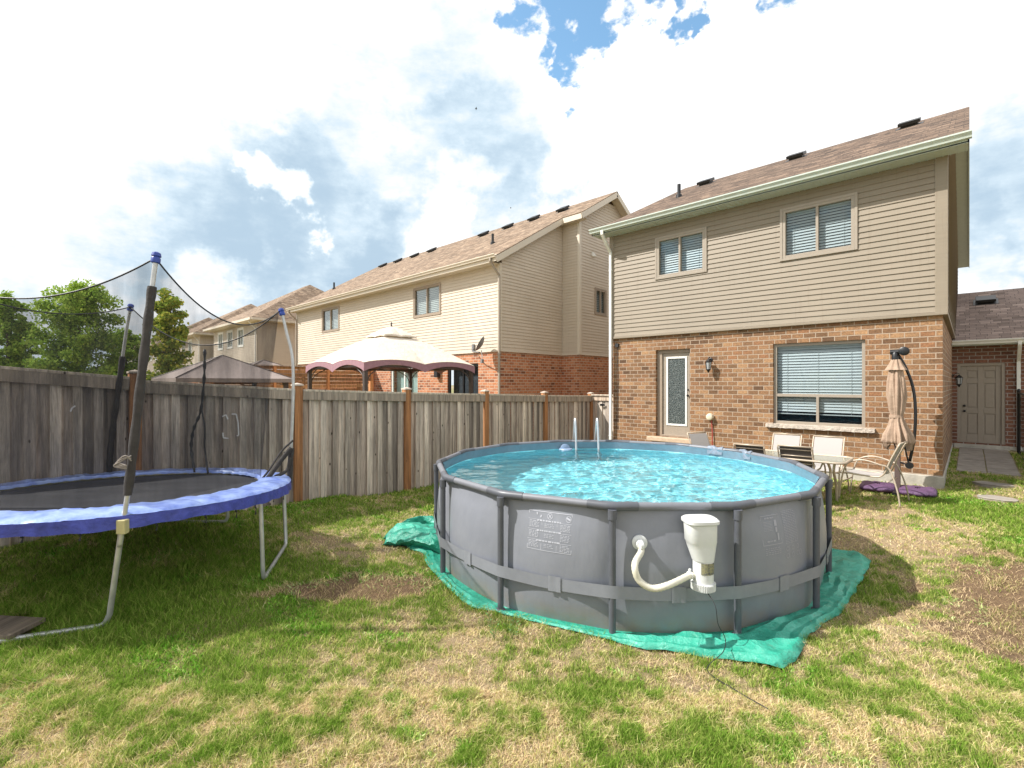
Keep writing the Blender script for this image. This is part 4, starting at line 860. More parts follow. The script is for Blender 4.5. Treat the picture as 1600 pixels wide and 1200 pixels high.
    for k in range(16):
        q = cw((893+random.uniform(-16, 16)-800)/754*4.95, 4.95+random.uniform(-.05, .05)); a = random.uniform(0, 6.28); L = random.uniform(.008, .02); z = WZ+.008
        m.quad((q[0], q[1], z), (q[0]+L*math.cos(a), q[1]+L*math.sin(a), z+.002), (q[0]+L*1.6*math.cos(a+.4), q[1]+L*1.6*math.sin(a+.4), z), (q[0]+L*math.cos(a+.9), q[1]+L*math.sin(a+.9), z))
    m.build('floating_leaves', simple('wet_leaf', (.16, .12, .06), .6, var=.5), R_)
    for px_, py_, dc in ((1165, 700, 8.0), (1222, 712, 7.35)):
        q = cw((px_-800)/754*dc, dc); a0_ = math.atan2(q[1]-PC[1], q[0]-PC[0]); m = MB()
        def slack(u, w):
            a = a0_+(u-.5)*.11; ph = w*2.6; rr = .045+.012*math.sin(u*9+w*4)*math.sin(math.pi*u); ch = PR*math.cos(STEP/2)/math.cos(((a-PHASE) % STEP)-STEP/2)
            return pp(a, ch-math.cos(ph)*rr*-1 if False else ch+math.cos(ph+.6)*rr, RIMZ+math.sin(ph+.6)*rr-(max(0, w-.7)*.25))
        m.grid(slack, 14, 10); m.build('liner_fold', simple('slack_liner', (.17, .20, .25), .5, var=.25), R_, smooth=True)
    # printing on the wall: thin shapes following the vinyl
    M_pr = simple('white_print', (.44, .45, .50), .5, var=.05); M_pr2 = simple('faded_print', (.33, .33, .37), .5, var=.05)
    def wp(th, z, off=.0025): return pp(th, wall_r(th, z)+off, z)
    def strip(m, a0, z0, a1, z1, w):
        n = max(1, int(abs(a1-a0)*PR/.03)); A = Vector((a1-a0, (z1-z0)/PR)); L = A.length; nx, nz = -A.y/L*w/2/PR, A.x/L*w/2
        for k in range(n):
            p, q = k/n, (k+1)/n; pa, pz, qa, qz = a0+(a1-a0)*p, z0+(z1-z0)*p, a0+(a1-a0)*q, z0+(z1-z0)*q
            m.quad(wp(pa-nx, pz-nz), wp(qa-nx, qz-nz), wp(qa+nx, qz+nz), wp(pa+nx, pz+nz))
    def circ(m, a, z, r, w=.004, n=16):
        for k in range(n): t0, t1 = 2*math.pi*k/n, 2*math.pi*(k+1)/n; strip(m, a+math.cos(t0)*r/PR, z+math.sin(t0)*r, a+math.cos(t1)*r/PR, z+math.sin(t1)*r, w)
    def words(m, a0, a1, z, h=.006, gap=.3):
        a = a0
        while a < a1-.004:
            w = random.uniform(.004, .014); strip(m, a, z, min(a+w, a1), z, h); a += w+random.uniform(.002, .004)
    # angles increase counter-clockwise = to the right as seen from the yard
    m = MB(); a0 = PHASE-STEP*.745; a1 = PHASE-STEP*.34; z0, z1 = .545, .87
    for q in ((a0, z0, a1, z0), (a0, z1, a1, z1), (a0, z0, a0, z1), (a1, z0, a1, z1)): strip(m, *q, .0045)
    c1, c2 = a0+(a1-a0)*.33, a0+(a1-a0)*.68; zt = z1-.07
    for r in range(3): zz = zt-.0-r*.085; strip(m, a0, zz, c1-.01, zz, .003); strip(m, c2+.01, zz-.01, a1, zz-.01, .003); words(m, c1-.02, c2+.02, zz-.004, .012)
    for r in range(3):
        for k in range(5): zz = zt-.014-r*.085-k*.012; words(m, a0+.006, c1-.012, zz, .005); words(m, c2+.014, a1-.006, zz-.01, .005)
        for k in range(3): zz = zt-.03-r*.085-k*.013; words(m, c1+.012, c2-.012, zz, .004)
    strip(m, c1, z0, c1, zt, .0028); strip(m, c2, z0, c2, zt, .0028)
    circ(m, (c1+c2)/2, z1-.032, .024); strip(m, (c1+c2)/2-.006, z1-.046, (c1+c2)/2+.006, z1-.018, .006); strip(m, (c1+c2)/2-.006, z1-.018, (c1+c2)/2+.006, z1-.046, .006)
    circ(m, c2+.045, z1-.04, .024); strip(m, c2+.037, z1-.03, c2+.052, z1-.045, .014); strip(m, a0+.035, z1-.01, a0+.037, z1-.03, .008); strip(m, a0+.055, z1-.03, a0+.053, z1-.05, .011)
    m.build('warning_print', M_pr, R_)
    m = MB(); b0 = PHASE+STEP*1.30; b1 = PHASE+STEP*1.52; z0, z1 = .62, .86
    for q in ((b0, z0, b1, z0), (b0, z1, b1, z1), (b0, z0, b0, z1), (b1, z0, b1, z1)): strip(m, *q, .005)
    words(m, b0+.02, b1-.03, z1-.02, .012); words(m, b0+.02, b1-.03, z0+.03, .012)
    for k in range(7): strip(m, b0+.01, z1-.05-.012*k, b1-.045, z1-.05-.012*k, .003)
    strip(m, b1-.025, z1-.04, b1-.025, z1-.09, .03); strip(m, b1-.025, z1-.10, b1-.025, z1-.14, .022); strip(m, b1-.018, z1-.15, b1-.018, z0+.03, .02)
    for k in range(22): words(m, b1+.02, b1+.105, .89-.0135*k, .005)
    for k in range(4): words(m, b0+.01, b1-.01, z0-.03-.016*k, .005)
    for k in range(3): circ(m, b1+.03+.035*k, .50, .020, .005, 10); circ(m, b1+.03+.035*k, .56, .018, .005, 8)
    circ(m, b1+.12, .50, .022, .006, 10); m.build('specification_print', M_pr2, R_)
    return R_
pool()

def pool_things():
    # filter hung on the wall
    M_w = simple('white_plastic', (.62, .63, .62), .35, var=.04); M_h = simple('cream_hose', (.64, .61, .50), .5, var=.06)
    ray = cw((1092-800)/754*3.9, 3.9); th = math.atan2(ray[1]-PC[1], ray[0]-PC[0]); n = Vector((math.cos(th), math.sin(th), 0)); tg = Vector((-math.sin(th), math.cos(th), 0))
    c = pp(th, wall_r(th, .6)+.11, 0)
    F = thing('skimmer_filter', (c.x, c.y, .36), 'white filter unit with ribbed base and hose hanging on the pool wall', 'pool filter')
    def sec(m, prof, nseg=28, mi=0):
        vs = []; fs = []
        for hw, hd, cx, cz, pw in prof:
            for k in range(nseg):
                a = 2*math.pi*k/nseg; ca, sa = math.cos(a), math.sin(a); x = abs(ca)**pw*(1 if ca > 0 else -1)*hw; y = abs(sa)**pw*(1 if sa > 0 else -1)*hd
                vs.append(Vector((c.x, c.y, cz))+tg*(x+cx)+n*y)
        K = len(prof)
        for i in range(K-1):
            for k in range(nseg): fs.append((i*nseg+k, i*nseg+(k+1) % nseg, (i+1)*nseg+(k+1) % nseg, (i+1)*nseg+k))
        fs += [tuple(range(nseg))[::-1], tuple((K-1)*nseg+k for k in range(nseg))]; m.add(vs, fs, mi)
    m = MB(); sec(m, [(.078, .078, .015, .42, 1), (.08, .08, .015, .60, 1), (.083, .082, .012, .60, .9), (.104, .088, .0, .70, .7), (.110, .09, -.005, .745, .55), (.1135, .0915, -.006, .75, .55), (.118, .095, -.01, .89, .55)]); rounded(m.build('housing', M_w, F), 40)
    m = MB(); sec(m, [(.122, .099, -.01, .892, .5), (.132, .108, -.01, .90, .5), (.132, .108, -.01, .922, .5), (.118, .095, -.01, .935, .55), (.07, .05, -.01, .938, .7)]); rounded(m.build('lid', M_w, F), 30)
    m = MB(); ns = 96; vs = []
    for z in (.365, .42):
        for k in range(ns): a = 2*math.pi*k/ns; r = .094 if k % 2 else .086; vs.append(Vector((c.x, c.y, z))+tg*(r*math.cos(a)+.015)+n*(r*math.sin(a)))
    m.add(vs, [(k, (k+1) % ns, ns+(k+1) % ns, ns+k) for k in range(ns)]+[tuple(range(ns))[::-1], tuple(range(ns, 2*ns))]); m.build('ribbed_base', M_w, F)
    m = MB(); m.grid(lambda u, w: Vector((c.x, c.y, .50+.09*w))+tg*(.0815*math.sin((u-.42)*1.5)+.015)+n*(.0825*math.cos((u-.42)*1.5)), 8, 1); t = NT('filter_label'); v = t.coord('UV'); f = t.noise(v, 40, 3, .6)
    t.base(t.ramp(f, [(.42, (.10, .10, .09)), (.5, (.30, .28, .14)), (.6, (.12, .12, .12))])); m.build('label_sticker', t.m, F)
    inl = cw((1001-800)/754*3.93, 3.93); ti = math.atan2(inl[1]-PC[1], inl[0]-PC[0]); ni = Vector(cyl(ti)); pi_ = pp(ti, wall_r(ti, .69), .69)
    m = MB(); m.lathe(pi_-ni*.01, [(.062, 0), (.062, .02), (.045, .028), (.034, .03), (.034, .08), (.03, .085)], 24, axis=ni); rounded(m.build('inlet_flange', M_w, F))
    e = Vector((c.x, c.y, .475))-tg*.065; fb = Vector((c.x, c.y, 0))
    pts = bez([pi_+ni*.06, pi_+ni*.085+Vector((0, 0, -.05)), P3(992, 882, 3.72), P3(998, 906, 3.70), P3(1019, 919, 3.69), P3(1045, 914, 3.69), e-tg*.05+n*.015, e], 70)
    m = MB(); rs = [.0245+.0022*(i % 2) for i in range(len(pts))]; m.tube(pts, rs, 14); m.build('hose', M_h, F, smooth=True)
    m = MB(); d = (pts[-1]-pts[-3]).normalized()
    for q in (e-tg*.03, pi_+ni*.08): m.lathe(q, [(.031, -.012), (.031, .012)], 18, axis=d if q is not e else d)
    m.box(-.008, .008, -.01, .01, 0, .03, M=Matrix.Translation(e-tg*.03+Vector((0, 0, .02)))); rounded(m.build('hose_clamp', M_w, F))
    t0 = Vector((c.x, c.y, .37))+tg*.02
    g = lambda x, y: (x, y, gzf(x, y)+.03)
    # cord running from the filter over the tarp and lawn
    p = bez([t0, P3(1117, 945, 3.72), P3(1122, 975, 3.7), (*P3(1133, 1000, 3.72)[:2], .04), (*P3(1130, 1018, 3.55)[:2], .03), g(*P3(1105, 1042, 3.45)[:2]), g(*P3(1150, 1075, 3.2)[:2]), g(*P3(1200, 1100, 3.0)[:2])], 60)
    m = MB(); m.tube(p, .0032, 6); m.build('power_cord', M_blackp, F)
    # ladder
    A = thing('pool_ladder', (-4.91, 7.07, BASE), 'pale metal ladder with two tall hoop rails over the far pool rim', 'ladder')
    M_l = simple('ladder_metal', (.42, .44, .46), .3, .3, var=.05); ctr = Vector((PC[0], PC[1], 0))
    rails = []
    for q in ((-5.05, 6.94), (-4.77, 7.21)):
        b = Vector((*q, 0)); inn = (ctr-Vector((-4.91, 7.075, 0))).normalized()
        P = [b-inn*.55+Vector((0, 0, BASE)), b-inn*.10+Vector((0, 0, 1.15)), b-inn*.05+Vector((0, 0, 1.34)), b+Vector((0, 0, 1.385)), b+inn*.05+Vector((0, 0, 1.34)), b+inn*.11+Vector((0, 0, 1.1)), b+inn*.18+Vector((0, 0, .75)), b+inn*.42+Vector((0, 0, BASE+.03))]
        pts = bez(P, 56); m = MB(); m.tube(pts, .019, 10); rounded(m.build('rail', M_l, A)); rails.append(P)
    for s_ in (-1, 1):
        for z in (.2, .47, .74):
            m = MB(); ps = []
            for P in rails:
                a, b = (P[0], P[1]) if s_ < 0 else (P[7], P[6]); f = (z-a.z)/(b.z-a.z); ps.append(a.lerp(b, f))
            m.beam(ps[0], ps[1], .07, .025); bevel(m.build('rung', M_l, A), .006)
    # pool surface inlet plate
    # green ground sheet
    pol = [(-152, 2.55), (-140, 2.62), (-133, 2.66), (-128, 2.44), (-120, 2.43), (-110, 2.40), (-100, 2.41), (-91, 2.47), (-86, 2.38), (-78, 2.34), (-70, 2.35), (-62, 2.39), (-53, 2.50), (-49.5, 2.50), (-46, 2.57), (-40, 2.66), (-34.5, 2.84), (-31, 2.80), (-24, 2.60), (-15, 2.50), (0, 2.48), (12, 2.54), (22, 2.70), (29, 2.86), (33, 2.87), (40, 2.58), (60, 2.42), (90, 2.36), (150, 2.36), (190, 2.4)]
    pol = sorted(((math.radians((a+180) % 360-180)), r) for a, r in pol); TARP.extend(pol); ta = np.array([a for a, _ in pol]); tr_ = np.array([b for _, b in pol])
    t = NT('green_tarp'); v = t.coord('Object'); nn = t.noise(v, 5, 6, .65, .6); dirt_ = t.ramp(t.noise(v, 11, 7, .75, .4), [(.58, (0, 0, 0)), (.78, (.55, .55, .55))])
    c_ = t.ramp(nn, [(.3, (.015, .24, .16)), (.5, (.03, .34, .235)), (.72, (.10, .46, .34))]); t.base(t.mix(dirt_, c_, (.22, .24, .15))); t.set(Roughness=.36); t.b.inputs['Specular IOR Level'].default_value = .6
    vo = t.n('TexVoronoi'); vo.feature = 'F1'; vo.distance = 'EUCLIDEAN'; mpv = t.n('Mapping'); t.lk(v, mpv.inputs[0]); mpv.inputs['Scale'].default_value = (1, 1, 1.6); t.lk(mpv.outputs[0], vo.inputs['Vector']); vo.inputs['Scale'].default_value = 7
    wv_ = t.n('TexChecker'); t.lk(t.coord('Object', (160, 160, 160)), wv_.inputs[0]); wv_.inputs['Scale'].default_value = 1
    t.bump(t.math('ADD', t.math('MULTIPLY', vo.outputs['Distance'], 1.2), t.math('ADD', t.noise(v, 16, 5, .6, .8), t.math('MULTIPLY', wv_.outputs['Fac'], .02))), .018)
    m = MB(); NU, NV = 230, 7; jit = rng.normal(0, 1, (NV+1, NU, 2)); rowz = [0, .2, .7, .25, 1.0, .45, .8, 0]
    def tp(u, w):
        i = int(round(u*NU)) % NU; j = int(round(w*NV)); a = -math.pi+u*2*math.pi; ro = float(np.interp(a, ta, tr_, period=2*math.pi)); r0 = 2.2
        r = r0+(ro-r0)*w; wd = ro-r0; a2 = a+jit[j, i, 0]*.003*(0 < j < NV); r += jit[j, i, 1]*.008*min(1, wd/.4)*(j > 0)
        x, y = PC[0]+r*math.cos(a2), PC[1]+r*math.sin(a2); big = max(0, min(1, (wd-.12)/.4))
        f1 = float(fbm(np.array([x*2.4+3]), np.array([y*2.4+5]), 2)[0]); fold = abs(math.sin(a*9+w*4+9*f1))**4
        h = .010+(r > 2.30)*(rowz[j]*(.010+.060*big*max(.10, (f1-.25)*2.2))+.022*big*fold+.008*abs(jit[j, i, 0])*big)
        return (x, y, gzf(x, y)+h)
    m.grid(tp, NU, NV, wrap=True)
    # gathered flap standing up at the left: rows run from the far edge to the near edge
    rows = [[(676, 806, .16), (655, 806, .17), (636, 811, .15), (615, 826, .10), (597, 842, .03)],
            [(686, 822, .05), (664, 818, .05), (648, 815, .10), (628, 822, .07), (600, 843, .02)],
            [(690, 832, .20), (668, 824, .22), (644, 818, .25), (622, 817, .24), (602, 836, .13)],
            [(690, 846, .17), (672, 836, .19), (650, 832, .20), (625, 832, .18), (603, 842, .10)],
            [(692, 858, .06), (672, 850, .12), (650, 846, .12), (625, 846, .10), (600, 850, .05)],
            [(690, 866, .0), (664, 856, .02), (640, 853, .02), (618, 853, .01), (596, 852, .01)]]
    def fl(px_, py_, h):
        zz = BASE+.02+h; c__ = (2-zz)*754/(py_-600); q = cw((px_-800)/754*c__, c__); return Vector((q[0], q[1], zz))
    G = [[fl(*q) for q in row] for row in rows]
    def flap(u, w):
        fu, fw = u*4, w*5; i, j = min(int(fu), 3), min(int(fw), 4); fu -= i; fw -= j; fu = fu*fu*(3-2*fu)*.5+fu*.5; fw = fw*fw*(3-2*fw)*.5+fw*.5
        p = G[j][i].lerp(G[j][i+1], fu).lerp(G[j+1][i].lerp(G[j+1][i+1], fu), fw); k = 0 < u < 1 and 0 < w < 1
        return p+Vector((rng.normal(0, .006), rng.normal(0, .006), rng.normal(0, .009)))*k
    m.grid(flap, 18, 20)
    o = m.build('ground_sheet', t.m); so_ = o.modifiers.new('thick', 'SOLIDIFY'); so_.thickness = .003
    rounded(o, 24); tag(o, 'crumpled green plastic ground sheet sticking out from under the round pool', 'tarpaulin')
pool_things()

# ================================================================== trampoline
def trampoline():
    C = Vector((*cw(-4.0, 5.0), 0)); ground = lambda p: gzf(p.x, p.y)
    R_ = thing('trampoline', (C.x, C.y, .05), 'round trampoline with black mat, blue edge pad and sagging safety net', 'trampoline')
    def pos(ang, r, z=0):   # angle in the camera frame, degrees
        a = math.radians(ang); cx, cy = -4.0+r*math.cos(a), 5.0+r*math.sin(a); w = cw(cx, cy); return Vector((w[0], w[1], 2-(1.01+(cy-3.6)*.048)+z))
    M_g = simple('galvanised_steel', (.50, .50, .49), .38, .55, var=.15); M_foam = simple('foam_sleeve', (.04, .035, .033), .85, var=.3, bump=.004)
    t = NT('blue_pad'); v = t.coord('Object'); n = t.noise(v, 7, 5, .6); t.base(t.ramp(n, [(.3, (.13, .20, .56)), (.7, (.34, .45, .76))])); t.set(Roughness=.28); t.bump(t.noise(v, 8, 3, .5), .010); M_p = t.m
    M_sk = simple('blue_skirt', (.045, .06, .32), .5, var=.3, bump=.016, bs=12)
    m = MB(); N = 200
    prof = [(1.215, -.01), (1.225, .02), (1.30, .035), (1.42, .03), (1.52, .012), (1.555, -.012)]
    def pad(u, w):
        i = w*(len(prof)-1); k = min(int(i), len(prof)-2); f = i-k; r = prof[k][0]*(1-f)+prof[k+1][0]*f; z = prof[k][1]*(1-f)+prof[k+1][1]*f
        a = u*360; z += .006*math.sin(a*.35)*math.sin(w*3.1)+.004*math.sin(a*.9+w*5)+.003*math.sin(a*1.7+2); return pos(a, r, z)
    m.grid(pad, N, 10, wrap=True); m.build('edge_pad', M_p, R_, smooth=True)
    m = MB()
    def sk(u, w):
        a = u*360; wv = .006*math.sin(a*.21)+.006*math.sin(a*.57+1)+.004*math.sin(a*1.31)+.003*math.sin(a*.083); return pos(a, 1.556+wv*w, -.012-w*(.098+.006*math.sin(a*.13)+.004*math.sin(a*.61)))
    m.grid(sk, 260, 4, wrap=True); m.build('pad_skirt', M_sk, R_, smooth=True)
    t = NT('jumping_mat'); v = t.coord('Object'); n = t.noise(v, 3, 5, .6); d = t.ramp(t.noise(v, 14, 6, .7), [(.62, (0, 0, 0)), (.75, (.5, .5, .5))]); c = t.mix(d, t.ramp(n, [(.3, (.014, .014, .017)), (.7, (.030, .030, .034))]), (.09, .08, .07)); t.base(c); t.set(Roughness=.65); t.bump(t.noise(v, 180, 2, .5), .002)
    m = MB(); m.grid(lambda u, w: pos(u*360, 1.22*(1-w*.999), -.03-.03*w), 96, 10, wrap=True); m.build('jumping_mat', t.m, R_, smooth=True)
    m = MB(); m.tube([pos(a, 1.50, -.045) for a in range(0, 360, 6)], .025, 8, closed=True); m.build('rim_tube', M_g, R_, smooth=True)
    # W legs
    for a0, a1 in ((-98, -54), (-7, 36), (84, 126), (174, 216)):
        m = MB(); b = {}
        for a in (a0, a1): tp_ = pos(a+(2 if a == -54 else 0), 1.50, -.05); q = pos(a-(2 if a == -54 else 0), 1.37 if a == -54 else 1.53, 0); b[a] = (tp_, Vector((q.x, q.y, ground(q)+.03)))
        pa, pb = b[a0][1], b[a1][1]; d = (pb-pa).normalized()
        pts = [b[a0][0], b[a0][0].lerp(pa, .85)]+bez([b[a0][0].lerp(pa, .9), pa+d*.03+Vector((0, 0, .01)), pa+d*.12], 8)+bez([pb-d*.12, pb-d*.03+Vector((0, 0, .01)), b[a1][0].lerp(pb, .9)], 8)+[b[a1][0]]
        m.tube(pts, .021, 10); rounded(m.build('leg', M_g, R_), 60)
    # net poles
    def mk(pts, f0, f1):
        m = MB(); m.tube(pts, .018, 10); o = m.build('net_pole', M_g, R_, smooth=True)
        L = len(pts); seg = pts[int(L*f0):int(L*f1)]; m = MB(); m.tube(seg, [.032+.003*math.sin(i*1.3) for i in range(len(seg))], 12); rounded(m.build('foam_sleeve', M_foam, o), 50)
        m = MB(); m.lathe(pts[0], [(.022, -.05), (.034, -.045), (.034, -.01), (.028, 0), (.036, .01), (.03, .035), (.012, .045)], 12, axis=(pts[0]-pts[1]).normalized()); rounded(m.build('pole_cap', simple('blue_cap', (.02, .05, .28), .35), o))
    near = bez([P3(244, 402, 3.95), P3(237, 455, 3.93), P3(222, 580, 3.86), P3(203, 745, 3.80), P3(190, 835, 3.80), P3(180, 905, 3.83)], 60)
    right = bez([P3(440, 487, 5.95), P3(448, 520, 5.95), P3(457, 560, 5.93), P3(458, 620, 5.9), P3(455, 700, 5.9), P3(451, 765, 5.88)], 60)
    back = bez([P3(204, 480, 6.15), P3(197, 520, 6.15), P3(186, 600, 6.15), P3(174, 690, 6.15), P3(171, 740, 6.15), P3(170, 765, 6.2)], 60)
    lt = pos(216, 1.55); left = bez([Vector((lt.x, lt.y, 3.0)), Vector((lt.x, lt.y, 2.4)), Vector((lt.x, lt.y, 1.6)), Vector((lt.x, lt.y, .9)), Vector((lt.x, lt.y, .7))], 60)
    mk(near[:52], .23, .77); mk(right, .80, .97); mk(back, .31, .95); mk(left, .15, .8)
    m = MB(); q = P3(191, 823, 3.76); m.box(-.035, .035, -.02, .03, -.055, .055, M=Matrix.Translation(q) @ Matrix.Rotation(.76, 4, 'Z')); bevel(m.build('clamp_bracket', simple('brass_bracket', (.48, .43, .22), .45, .3), R_), .006)
    m = MB()
    for i in range(3): m.tube(bez([P3(205, 716, 3.76)+Vector((0, 0, .02*i-.02)), P3(196-i*3, 712+4*i, 3.73), P3(184-3*i, 722+i*3, 3.74), P3(198, 728+2*i, 3.76)], 16), .009, 6, flat=.5)
    m.build('tie_strap', simple('grey_cloth', (.30, .26, .23), .8), R_, smooth=True)
    # net
    t = NT('safety_net'); t.N.remove(t.b); v = t.coord('Object'); df = t.n('BsdfDiffuse'); df.inputs[0].default_value = (.03, .03, .033, 1); tr = t.n('BsdfTransparent'); mx = t.n('MixShader')
    mp = t.n('Mapping'); t.lk(v, mp.inputs[0]); mp.inputs['Scale'].default_value = (1, 1, .25)
    t.lk(t.ramp(t.noise(mp.outputs[0], 6, 4, .6), [(.35, (.22, .22, .22)), (.65, (.44, .44, .44))]), mx.inputs[0]); t.lk(tr.outputs[0], mx.inputs[1]); t.lk(df.outputs[0], mx.inputs[2]); t.lk(mx.outputs[0], t.out.inputs[0])
    C3 = Vector((C.x, C.y, 0)); tops = [(near[0], -54), (right[0], 36), (back[0], 126), (left[0], 216), (near[0], 306)]; sags = [.33, .45, .22, .30]
    m = MB(); rope = MB()
    for i in range(4):
        (A, aa), (B, bb) = tops[i], tops[i+1]; sg = sags[i]
        if bb < aa: bb += 360
        def topp(u):
            p = A.lerp(B, u); p.z -= sg*4*u*(1-u)
            inw = (C3-Vector((p.x, p.y, 0))).normalized(); return p+inw*.03
        def net(u, w):
            tq = topp(u); bq = pos(aa+(bb-aa)*u, 1.24, 0); s_ = w**.9
            p = tq.lerp(bq, s_); ctr_ = tq.lerp(bq, 1); k = math.sin(math.pi*min(1, w))
            fold = .025*math.sin(u*26)*k*(.4+w); inw = (C3-Vector((p.x, p.y, 0))).normalized(); edge = 1-abs(2*u-1)**3
            return p+inw*(fold+.05*k*edge)
        m.grid(net, 40, 16); rope.tube([topp(k/40) for k in range(41)], .007, 6)
    m.build('safety_net', t.m, R_, smooth=True); rope.build('net_rope', M_blackp, R_, smooth=True)
    m = MB(); a = [P3(320, 546, 6.35), P3(319, 590, 6.3), P3(314, 640, 6.3), P3(303, 670, 6.25), P3(299, 700, 6.22), P3(304, 738, 6.1)]
    m.tube(bez(a, 40), [.016+.006*math.sin(i*1.7) for i in range(len(bez(a, 40)))], 8, flat=.5)
    b = [P3(315, 640, 6.3), P3(320, 670, 6.25), P3(320, 700, 6.2), P3(325, 740, 6.1)]; m.tube(bez(b, 30), .011, 6, flat=.5); m.build('net_zip', M_blackp, R_, smooth=True)
    m = MB()
    for st, r in (([P3(455, 700, 5.85), P3(437, 722, 5.75), P3(415, 752, 5.5)], .028), ([P3(458, 688, 5.85), P3(440, 705, 5.75), P3(420, 735, 5.55), P3(408, 750, 5.5)], .012), ([P3(453, 715, 5.85), P3(448, 735, 5.8), P3(430, 745, 5.6)], .02)): m.tube(bez(st, 18), r, 7)
    m.build('loose_sleeve', M_foam, R_, smooth=True)
    m = MB()
    for a_ in (-62, -44, -30, -19, -10, 2, 14, 22, -75, 30):
        p = pos(a_, 1.50, -.08); L = random.uniform(.07, .14); m.tube(bez([p, p+Vector((.005, 0, -L*.5)), p+Vector((0, .01, -L*.55)), p+Vector((.012, 0, -L))], 8), [.005, .004, .009, .009, .004, .004, .008, .005, .003][:len(bez([p, p, p, p], 8))], 6)
    m.build('net_tie', M_blackp, R_)
trampoline()

# plank on the grass, lower left
def plank():
    m = MB(); z = gzf(-5.4, .05)+.05; M = Matrix.Translation((-5.46, .0, z)) @ Matrix.Rotation(math.radians(38), 4, 'Z') @ Matrix.Rotation(.05, 4, 'X')
    m.box(-.30, .22, -.13, .13, 0, .035, M=M); o = bevel(m.build('wooden_plank', wood('plank_wood', (.26, .20, .15), (.30, .24, .18), (.22, .17, .13))), .004)
    tag(o, 'short weathered plank lying on the trampoline leg in the grass', 'plank')
plank()

# ================================================================== gazebos
def gazebo_beige():
    XF, YF, LX, LY, ZE = -11.35, 6.45, 3.28, 3.65, 2.56
    R_ = thing('canopy_gazebo', (XF-LX/2, YF+LY/2, 0), 'cream canopy gazebo with mauve scalloped valance in front of the neighbouring house', 'gazebo')
    tC = NT('cream_canvas'); v = tC.coord('Object'); tC.base(tC.ramp(tC.noise(v, 4, 5, .6), [(.3, (.66, .58, .48)), (.7, (.73, .65, .55))])); tC.set(Roughness=.9); tC.bump(tC.noise(v, 7, 4, .6), .02)
    M_mv = simple('mauve_canvas', (.30, .17, .20), .85, var=.12); M_fr = simple('bronze_frame', (.06, .045, .04), .5)
    cx, cy = XF-LX/2, YF+LY/2; hx, hy = LX/2+.08, LY/2+.08; apex = 3.66
    def per(s_):   # perimeter, s in 0..4
        k = int(s_) % 4; f = s_-int(s_); c = [(-1, -1), (1, -1), (1, 1), (-1, 1)]; a, b = c[k], c[(k+1) % 4]; return (a[0]*(1-f)+b[0]*f, a[1]*(1-f)+b[1]*f, f)
    def scal(f): return abs(math.sin(f*2*math.pi))**.8
    m = MB()
    def top(u, w):
        x, y, f = per(u*4); s_ = 1-w*.80; e = w**.75; z = ZE+(apex-.22-ZE)*(1-(1-w)**1.35) if True else 0
        z += .10*scal(f)*(1-w)**3-.03*math.sin(math.pi*w); return (cx+x*hx*s_, cy+y*hy*s_, z)
    m.grid(top, 96, 12, wrap=True); m.build('canopy', tC.m, R_, smooth=False)
    m = MB(); m.grid(lambda u, w: (cx+per(u*4)[0]*hx*1.004, cy+per(u*4)[1]*hy*1.004, ZE+.10*scal(per(u*4)[2])-.01-w*(.13+.09*(1-scal(per(u*4)[2])))), 96, 2, wrap=True); m.build('valance', M_mv, R_)
    m = MB()
    def vent(u, w): x, y, f = per(u*4); s_ = (.30)*(1-w*.98); return (cx+x*hx*s_, cy+y*hy*s_, apex-.20+.32*(1-(1-w)**1.3)+.03*scal(f)*(1-w))
    m.grid(vent, 48, 6, wrap=True); m.grid(lambda u, w: (cx+per(u*4)[0]*hx*.302, cy+per(u*4)[1]*hy*.302, apex-.20-.05*w+.03*scal(per(u*4)[2])), 48, 1, wrap=True); m.build('vent_cap', tC.m, R_)
    m = MB(); m.lathe((cx, cy, apex+.10), [(.02, 0), (.03, .03), (.02, .1), (.035, .12), (.01, .16)], 8); m.build('finial', M_fr, R_)
    for sx in (-1, 1):
        for sy in (-1, 1):
            m = MB(); x, y = cx+sx*LX/2, cy+sy*LY/2; m.box(x-.05, x+.05, y-.05, y+.05, -.1, ZE-.03)
            m.tube(bez([(x, y, 1.9), (x-sx*.15, y, 2.25), (x-sx*.5, y, 2.45)], 8), .014, 6); m.tube(bez([(x, y, 1.9), (x, y-sy*.15, 2.25), (x, y-sy*.5, 2.45)], 8), .014, 6); m.build('post', M_fr, R_)
    m = MB()
    for a, b in (((-1, -1), (1, -1)), ((1, -1), (1, 1)), ((1, 1), (-1, 1)), ((-1, 1), (-1, -1))): m.beam((cx+a[0]*LX/2, cy+a[1]*LY/2, 2.48), (cx+b[0]*LX/2, cy+b[1]*LY/2, 2.48), .05, .06)
    m.build('frame', M_fr, R_)
gazebo_beige()
